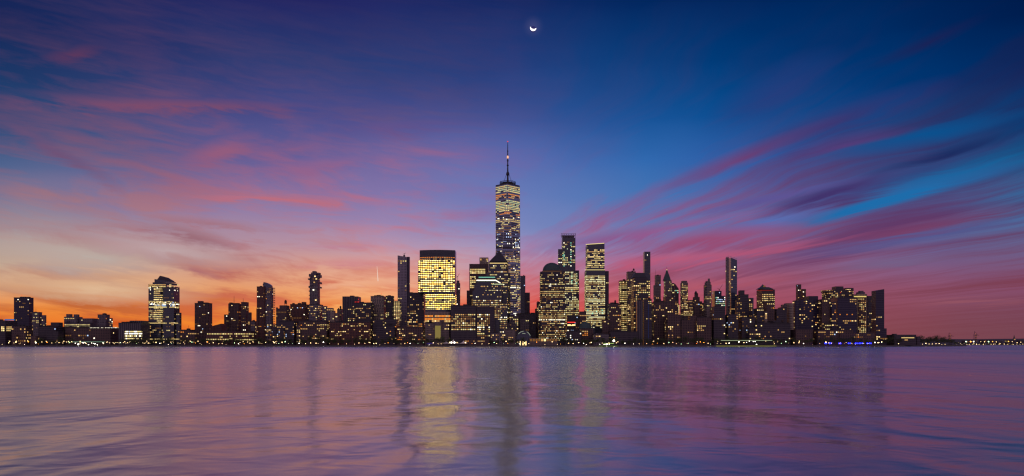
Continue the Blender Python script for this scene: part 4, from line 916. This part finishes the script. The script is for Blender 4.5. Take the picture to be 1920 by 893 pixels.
# moon and contrail ---------------------------------------------------
Dm = 26000.; rm = 5.8/F*Dm; o = empty('moon', (wx(999.8, Dm), Dm, wz(52.5, Dm))); tag(o, 'thin bright crescent moon lying on its back high above the city', 'moon')
mb = MB(); N = 24
tl = math.radians(14)
def mp(a, r_): return (r_*math.sin(a), -r_*math.cos(a))
outer = [(-1.75+3.4*i/N) for i in range(N+1)]
for i in range(N):
    q = []
    for t in (outer[i], outer[i+1]):
        u = (t+1.75)/3.4; th = math.sin(math.pi*u)**.8*.33; xo, zo = mp(t-tl*.9, rm); xi, zi = mp(t-tl*.9, rm*(1-th)); q.append(((xo, zo), (xi, zi)))
    (o1, i1), (o2, i2) = q; b1 = math.sqrt(max(0, rm*rm-i1[0]**2-i1[1]**2)); b2 = math.sqrt(max(0, rm*rm-i2[0]**2-i2[1]**2))
    mb.poly([(o1[0], 0, o1[1]), (o2[0], 0, o2[1]), (i2[0], -b2, i2[1]), (i1[0], -b1, i1[1])])
mb.build('lit_crescent', lit('moonlight', (255, 250, 252), 2.0), o)
mb = MB(); mb.ball((0, rm*1.1, 0), rm*.95, 0, 24, 14); mb.build('dark_disc', lit('earthshine', (46, 43, 98), 1.0), o)
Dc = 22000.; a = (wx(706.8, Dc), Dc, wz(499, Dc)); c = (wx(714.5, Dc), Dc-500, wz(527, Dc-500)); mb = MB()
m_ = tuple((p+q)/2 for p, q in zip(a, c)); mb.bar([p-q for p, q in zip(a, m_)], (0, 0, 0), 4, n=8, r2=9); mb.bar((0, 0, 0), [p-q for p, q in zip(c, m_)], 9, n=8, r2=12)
o = mb.build('contrail', lit('glowing_vapour', (255, 222, 205), .85), None, m_); tag(o, 'short thin bright contrail slanting in the pink sky above the left city', 'contrail')  # sunlight on the vapour is put in as its own glow

# ================================================================== sky
PX = [0, 240, 480, 720, 960, 1200, 1440, 1680, 1920]; PY = [0, 100, 200, 300, 400, 470, 530, 590, 640]
CLR = [
 [(18,34,84),(30,38,92),(34,36,98),(35,40,100),(18,38,96),(2,38,94),(0,37,92),(0,34,84),(0,20,66)],
 [(20,52,98),(44,54,106),(44,58,112),(38,60,118),(34,58,118),(0,58,118),(0,56,116),(0,48,106),(0,38,92)],
 [(28,66,112),(62,72,124),(66,72,132),(70,74,138),(56,76,142),(18,78,146),(2,76,142),(0,62,126),(0,50,108)],
 [(62,98,140),(92,94,144),(104,96,152),(112,102,158),(92,106,172),(50,106,176),(50,92,166),(12,90,150),(14,100,150)],
 [(135,122,148),(142,122,156),(144,124,168),(142,126,176),(114,132,190),(80,122,182),(80,104,168),(70,96,156),(66,110,162)],
 [(176,162,152),(188,160,158),(184,144,156),(188,150,172),(156,148,190),(130,122,174),(118,108,160),(106,96,146),(112,90,128)],
 [(218,174,138),(226,174,132),(232,156,108),(240,176,142),(206,146,158),(186,96,122),(160,88,114),(148,86,116),(128,75,106)],
 [(238,128,44),(242,138,46),(248,150,54),(254,172,86),(240,96,66),(212,82,80),(162,72,86),(138,74,88),(116,70,90)],
 [(226,98,36),(236,106,30),(248,140,40),(250,176,60),(242,120,48),(196,76,68),(150,72,78),(132,74,80),(114,66,78)]]
CLD = [
 [(44,44,86),(54,46,90),(42,42,98),(40,42,98),(34,42,96),(16,38,92),(14,34,86),(30,22,66),(24,18,56)],
 [(78,60,100),(84,62,104),(66,62,112),(52,60,114),(56,56,112),(34,52,110),(40,50,106),(52,40,90),(30,28,74)],
 [(92,74,112),(112,78,114),(96,76,124),(84,76,128),(66,78,136),(62,74,134),(70,58,112),(44,48,98),(12,34,84)],
 [(112,90,124),(130,90,122),(150,98,138),(152,104,144),(114,98,158),(92,84,146),(84,66,120),(62,60,114),(42,54,108)],
 [(164,124,134),(162,120,134),(184,114,134),(174,116,150),(130,110,168),(146,90,140),(120,74,118),(94,56,100),(78,50,94)],
 [(190,152,142),(168,122,130),(174,114,120),(208,140,144),(170,122,164),(156,88,126),(138,78,114),(122,72,108),(118,64,94)],
 [(178,128,106),(194,124,98),(198,108,88),(220,134,106),(214,104,106),(158,78,100),(136,72,98),(128,68,90),(124,62,80)],
 [(198,96,48),(208,106,50),(220,104,60),(238,124,62),(228,72,54),(172,68,76),(140,66,80),(132,68,80),(114,62,80)],
 [(214,88,34),(224,96,30),(236,118,40),(244,150,56),(234,96,46),(196,60,56),(150,60,70),(132,66,72),(106,60,76)]]
COV = [
 [.22,.25,.28,.28,.2,.04,.06,.15,.15],
 [.3,.34,.3,.26,.22,.03,.18,.25,.2],
 [.3,.38,.34,.3,.25,.05,.3,.35,.3],
 [.36,.4,.42,.35,.2,.06,.42,.42,.42],
 [.4,.4,.42,.35,.16,.2,.5,.5,.52],
 [.34,.42,.42,.32,.2,.45,.52,.52,.48],
 [.32,.4,.46,.35,.35,.5,.5,.48,.5],
 [.4,.42,.42,.35,.38,.42,.42,.42,.4],
 [.3,.3,.3,.3,.3,.3,.3,.3,.3]]
def bil(T, px, py):
    px = max(0, min(1919.9, px)); py = max(0, min(639.9, py))
    i = max(k for k in range(9) if PX[k] <= px); i = min(i, 7); j = max(k for k in range(9) if PY[k] <= py); j = min(j, 7)
    u = (px-PX[i])/(PX[i+1]-PX[i]); v = (py-PY[j])/(PY[j+1]-PY[j])
    f = lambda a, b, t: tuple(p+(q-p)*t for p, q in zip(a, b)) if isinstance(a, tuple) else a+(b-a)*t
    return f(f(T[j][i], T[j][i+1], u), f(T[j+1][i], T[j+1][i+1], u), v)
W = bpy.data.worlds.new('World'); S.world = W; W.use_nodes = True; nt = W.node_tree
for n in list(nt.nodes): nt.nodes.remove(n)
tc = nt.nodes.new('ShaderNodeTexCoord'); sp = nt.nodes.new('ShaderNodeSeparateXYZ'); nt.links.new(tc.outputs['Generated'], sp.inputs[0])
X_, Y_, Z_ = sp.outputs
hyp = mth(nt, 'SQRT', mth(nt, 'ADD', mth(nt, 'MULTIPLY', X_, X_), mth(nt, 'MULTIPLY', Y_, Y_))); hyp = mth(nt, 'MAXIMUM', hyp, .001)
s_ = mth(nt, 'DIVIDE', X_, hyp); t_ = mth(nt, 'MAXIMUM', mth(nt, 'DIVIDE', Z_, hyp), 0.)
st = comb(nt, s_, t_, 0.)
wv = comb(nt, mth(nt, 'MULTIPLY', s_, 4.), mth(nt, 'MULTIPLY', t_, 9.), 0.)
nw = nt.nodes.new('ShaderNodeTexNoise'); nw.inputs['Scale'].default_value = 1.; nw.inputs['Detail'].default_value = 3; nt.links.new(wv, nw.inputs['Vector'])
sw = nt.nodes.new('ShaderNodeSeparateColor'); nt.links.new(nw.outputs['Color'], sw.inputs[0])
sq = mth(nt, 'ADD', s_, mth(nt, 'MULTIPLY', mth(nt, 'SUBTRACT', sw.outputs[0], .5), .10))
damp = sstep(nt, t_, 0., .12)
tq = mth(nt, 'ADD', t_, mth(nt, 'MULTIPLY', mth(nt, 'MULTIPLY', mth(nt, 'SUBTRACT', sw.outputs[1], .5), .05), damp))
SC = [(-.6+1.2*i/14) for i in range(15)]; TR = [0, .02, .04, .065, .09, .125, .16, .2, .245, .3, .37, .45]
upos = lstep(nt, sq, -.6, .6)
def grid(T, scalar=False):
    cur = None
    for j, t in enumerate(TR):
        r = nt.nodes.new('ShaderNodeValToRGB'); e = r.color_ramp.elements; nt.links.new(upos, r.inputs[0])
        while len(e) < len(SC): e.new(1.)
        for i, s in enumerate(SC):
            az = math.asin(max(-.85, min(.85, s))); v = bil(T, CX+F*math.tan(az), HY-F*t/math.cos(az))
            e[i].position = (s+.6)/1.2
        for i, s in enumerate(SC):
            az = math.asin(s); v = bil(T, CX+F*math.tan(az), HY-F*t/math.cos(az))
            e[i].color = (v, v, v, 1) if scalar else (*lin(v), 1)
        cur = r.outputs[0] if cur is None else mixc(nt, lstep(nt, tq, TR[j-1], t), cur, r.outputs[0])
    return cur
clear = grid(CLR); cloud = grid(CLD); cov = grid(COV, True)
# wind-drawn streaks on a high flat deck, running towards one point of the horizon
azv = math.radians(-16.)
al = mth(nt, 'ADD', mth(nt, 'MULTIPLY', X_, math.sin(azv)), mth(nt, 'MULTIPLY', Y_, math.cos(azv)))
ac = mth(nt, 'SUBTRACT', mth(nt, 'MULTIPLY', X_, math.cos(azv)), mth(nt, 'MULTIPLY', Y_, math.sin(azv)))
zd = mth(nt, 'ADD', mth(nt, 'MAXIMUM', Z_, 0.), .055)
pa = mth(nt, 'DIVIDE', al, zd); pc_ = mth(nt, 'DIVIDE', ac, zd)
wq = noise(nt, comb(nt, mth(nt, 'MULTIPLY', s_, 3.2), mth(nt, 'MULTIPLY', t_, 7.), 4.4), 1., 3, .5)
pc_ = mth(nt, 'ADD', pc_, mth(nt, 'MULTIPLY', mth(nt, 'SUBTRACT', wq, .5), mth(nt, 'MULTIPLY_ADD', pc_, .2, .32)))
P1 = comb(nt, mth(nt, 'MULTIPLY', pc_, 1.15), mth(nt, 'MULTIPLY', pa, .17), 3.7)
P1b = comb(nt, mth(nt, 'MULTIPLY', pc_, 6.5), mth(nt, 'MULTIPLY', pa, .55), 1.3)
k1 = mixf(nt, mth(nt, 'MULTIPLY_ADD', sstep(nt, t_, .14, .3), -.34, .5), noise(nt, P1, 1., 6, .6, .5), noise(nt, P1b, 1., 5, .64, .35))
P2 = comb(nt, mth(nt, 'MULTIPLY', s_, 5.5), mth(nt, 'ADD', mth(nt, 'MULTIPLY', t_, 22.), mth(nt, 'MULTIPLY', s_, 2.)), 9.1)
P2b = comb(nt, mth(nt, 'MULTIPLY', s_, 14.), mth(nt, 'ADD', mth(nt, 'MULTIPLY', t_, 75.), mth(nt, 'MULTIPLY', s_, 6.)), 5.)
k2 = mth(nt, 'ADD', mth(nt, 'MULTIPLY', noise(nt, P2, 1., 7, .62, .8), .6), mth(nt, 'MULTIPLY', noise(nt, P2b, 1., 5, .6, .6), .4))
kk = mixf(nt, sstep(nt, s_, -.12, .12), k2, k1)
kc = mth(nt, 'MULTIPLY_ADD', mth(nt, 'SUBTRACT', kk, .5), mixf(nt, sstep(nt, s_, -.12, .12), mixf(nt, sstep(nt, t_, .12, .28), 6.6, 4.2), mixf(nt, sstep(nt, t_, .16, .32), 5.2, 3.6)), cov, clamp=True)
mask = mth(nt, 'SMOOTH_MIN', kc, 1., .1)
sky = mixc(nt, kc, clear, cloud)
# individual cloud bands (direction-space lines: sin azimuth, tan elevation)
def D2(px, py):
    tx = (px-CX)/F; return tx/math.hypot(1, tx), (HY-py)/F/math.hypot(1, tx)
wob = mth(nt, 'MULTIPLY', mth(nt, 'SUBTRACT', k1, .5), .05)
def band(x0, y0, x1, y1, w, col, amt, seed=0):
    """one soft elongated cloud: an ellipse in direction space"""
    global sky
    (a0_, b0_), (a1_, b1_) = D2(x0, y0), D2(x1, y1); L = math.hypot(a1_-a0_, b1_-b0_)
    mp_ = nt.nodes.new('ShaderNodeMapping'); mp_.vector_type = 'TEXTURE'; nt.links.new(stw, mp_.inputs[0])
    mp_.inputs['Location'].default_value = ((a0_+a1_)/2, (b0_+b1_)/2, 0); mp_.inputs['Rotation'].default_value = (0, 0, math.atan2(b1_-b0_, a1_-a0_))
    mp_.inputs['Scale'].default_value = (L*.62, w*1.25/F, 1)
    gr = nt.nodes.new('ShaderNodeTexGradient'); gr.gradient_type = 'SPHERICAL'; nt.links.new(mp_.outputs[0], gr.inputs[0])
    m = mth(nt, 'MULTIPLY', mth(nt, 'MULTIPLY', gr.outputs['Fac'], amt*2.1), bmod, clamp=True)
    sky = mixc(nt, m, sky, lin(col))
stw = comb(nt, s_, mth(nt, 'ADD', t_, mth(nt, 'MULTIPLY', mth(nt, 'SUBTRACT', kk, .5), .06)), 0.)
bmod = mth(nt, 'MULTIPLY_ADD', kk, 3.6, -1.05, clamp=True)
for b_ in (
  (1260, 345, 1560, 232, 15, (112, 66, 118), .55), (1400, 290, 1760, 165, 22, (64, 46, 104), .5), (1340, 240, 1560, 110, 40, (44, 58, 122), .5), (1480, 290, 1700, 235, 12, (84, 60, 120), .45), (1640, 130, 1840, 40, 12, (34, 26, 76), .45), (1000, 470, 1300, 420, 16, (130, 88, 140), .5),
  (1440, 430, 1935, 296, 14, (30, 108, 170), .7), (1560, 285, 1930, 205, 14, (0, 84, 146), .45), (1340, 440, 1560, 385, 14, (86, 110, 178), .6), (1500, 405, 1940, 245, 11, (54, 54, 110), .3), (1640, 320, 1940, 235, 10, (22, 40, 92), .4), (1430, 400, 1700, 320, 16, (66, 52, 108), .7),
  (1420, 500, 1925, 345, 30, (96, 58, 104), .55), (1500, 475, 1925, 415, 12, (72, 92, 150), .6), (1180, 470, 1500, 425, 18, (150, 78, 118), .7), (1500, 470, 1920, 390, 16, (120, 62, 100), .5), (1080, 460, 1440, 395, 9, (150, 88, 140), .5), (1200, 500, 1600, 440, 8, (170, 84, 118), .55), (1300, 400, 1600, 335, 10, (92, 84, 150), .5),
  (1560, 505, 1800, 485, 10, (112, 100, 140), .5), (1700, 575, 1930, 568, 5, (160, 92, 102), .5), (1080, 500, 1400, 470, 12, (190, 90, 120), .5), (1150, 545, 1500, 520, 12, (186, 92, 108), .35),
  (60, 185, 560, 205, 14, (128, 76, 106), .65), (80, 115, 190, 90, 12, (92, 56, 92), .55), (340, 310, 480, 262, 18, (146, 92, 126), .7), (0, 225, 220, 350, 14, (112, 80, 116), .45), (370, 362, 660, 376, 7, (186, 110, 128), .7),
  (270, 420, 440, 465, 14, (156, 110, 122), .7), (310, 490, 420, 520, 10, (176, 112, 112), .6), (60, 560, 290, 575, 10, (196, 104, 54), .5), (0, 535, 200, 560, 8, (196, 132, 96), .5), (350, 555, 480, 560, 7, (206, 110, 66), .5), (20, 430, 260, 470, 12, (170, 122, 128), .55), (280, 405, 520, 440, 8, (164, 112, 124), .55), (240, 465, 420, 500, 8, (172, 116, 116), .5), (40, 505, 300, 530, 7, (182, 122, 106), .5), (560, 500, 740, 488, 8, (208, 136, 142), .5), (480, 320, 760, 300, 12, (146, 98, 140), .5), (520, 575, 740, 565, 7, (226, 118, 62), .5), (120, 595, 300, 603, 5, (206, 88, 34), .6), (620, 250, 900, 235, 18, (104, 78, 132), .4), (560, 470, 720, 455, 6, (190, 130, 150), .5),
  (-60, 455, 330, 500, 26, (186, 172, 164), .6), (-50, 520, 380, 545, 22, (222, 182, 146), .5), (150, 440, 480, 490, 20, (190, 166, 168), .5), (560, 535, 760, 525, 8, (238, 176, 140), .5)):
    band(*b_)
# moon glow in thin air
gd = Vector((wx(999.8, Dm), Dm, wz(50, Dm)-CAMH)).normalized()
dp = nt.nodes.new('ShaderNodeVectorMath'); dp.operation = 'DOT_PRODUCT'; dp.inputs[1].default_value = gd; nt.links.new(tc.outputs['Generated'], dp.inputs[0])
gg = mth(nt, 'POWER', mth(nt, 'MAXIMUM', mth(nt, 'SUBTRACT', 1., mth(nt, 'MULTIPLY', mth(nt, 'SUBTRACT', 1., dp.outputs['Value']), 1/.00013)), 0.), 3.)
sky = mixc(nt, mth(nt, 'MULTIPLY', gg, .1), sky, (.32, .26, .42))
# unseen violet sky behind the viewer, raised to brighten the dark facades
bk = mth(nt, 'SUBTRACT', 1., sstep(nt, Y_, -.25, .45))
sky = mixc(nt, bk, sky, (.30, .21, .31))
bg = nt.nodes.new('ShaderNodeBackground'); nt.links.new(sky, bg.inputs[0]); bg.inputs[1].default_value = 1.
wo = nt.nodes.new('ShaderNodeOutputWorld'); nt.links.new(bg.outputs[0], wo.inputs[0])

# the sun is still below the horizon: all light comes from the dawn sky and the lamps

# ================================================================== camera and render settings
cam = bpy.data.cameras.new('camera'); co = bpy.data.objects.new('camera', cam); COL.objects.link(co); S.camera = co
co.location = (0, 0, CAMH); co.rotation_euler = (math.radians(90), 0, 0)
cam.sensor_width = 36; cam.lens = 36*F/1920; cam.shift_y = (HY-446.5)/1920; cam.clip_start = 1; cam.clip_end = 120000
S.view_settings.view_transform = 'Standard'; S.view_settings.look = 'None'; S.view_settings.exposure = 0; S.view_settings.gamma = 1
S.cycles.use_denoising = True; S.cycles.use_adaptive_sampling = True; S.cycles.adaptive_threshold = .02; S.cycles.max_bounces = 5; S.cycles.sample_clamp_indirect = 5.5; S.cycles.sample_clamp_direct = 0
S.cycles.caustics_reflective = True; S.cycles.filter_width = 1.3
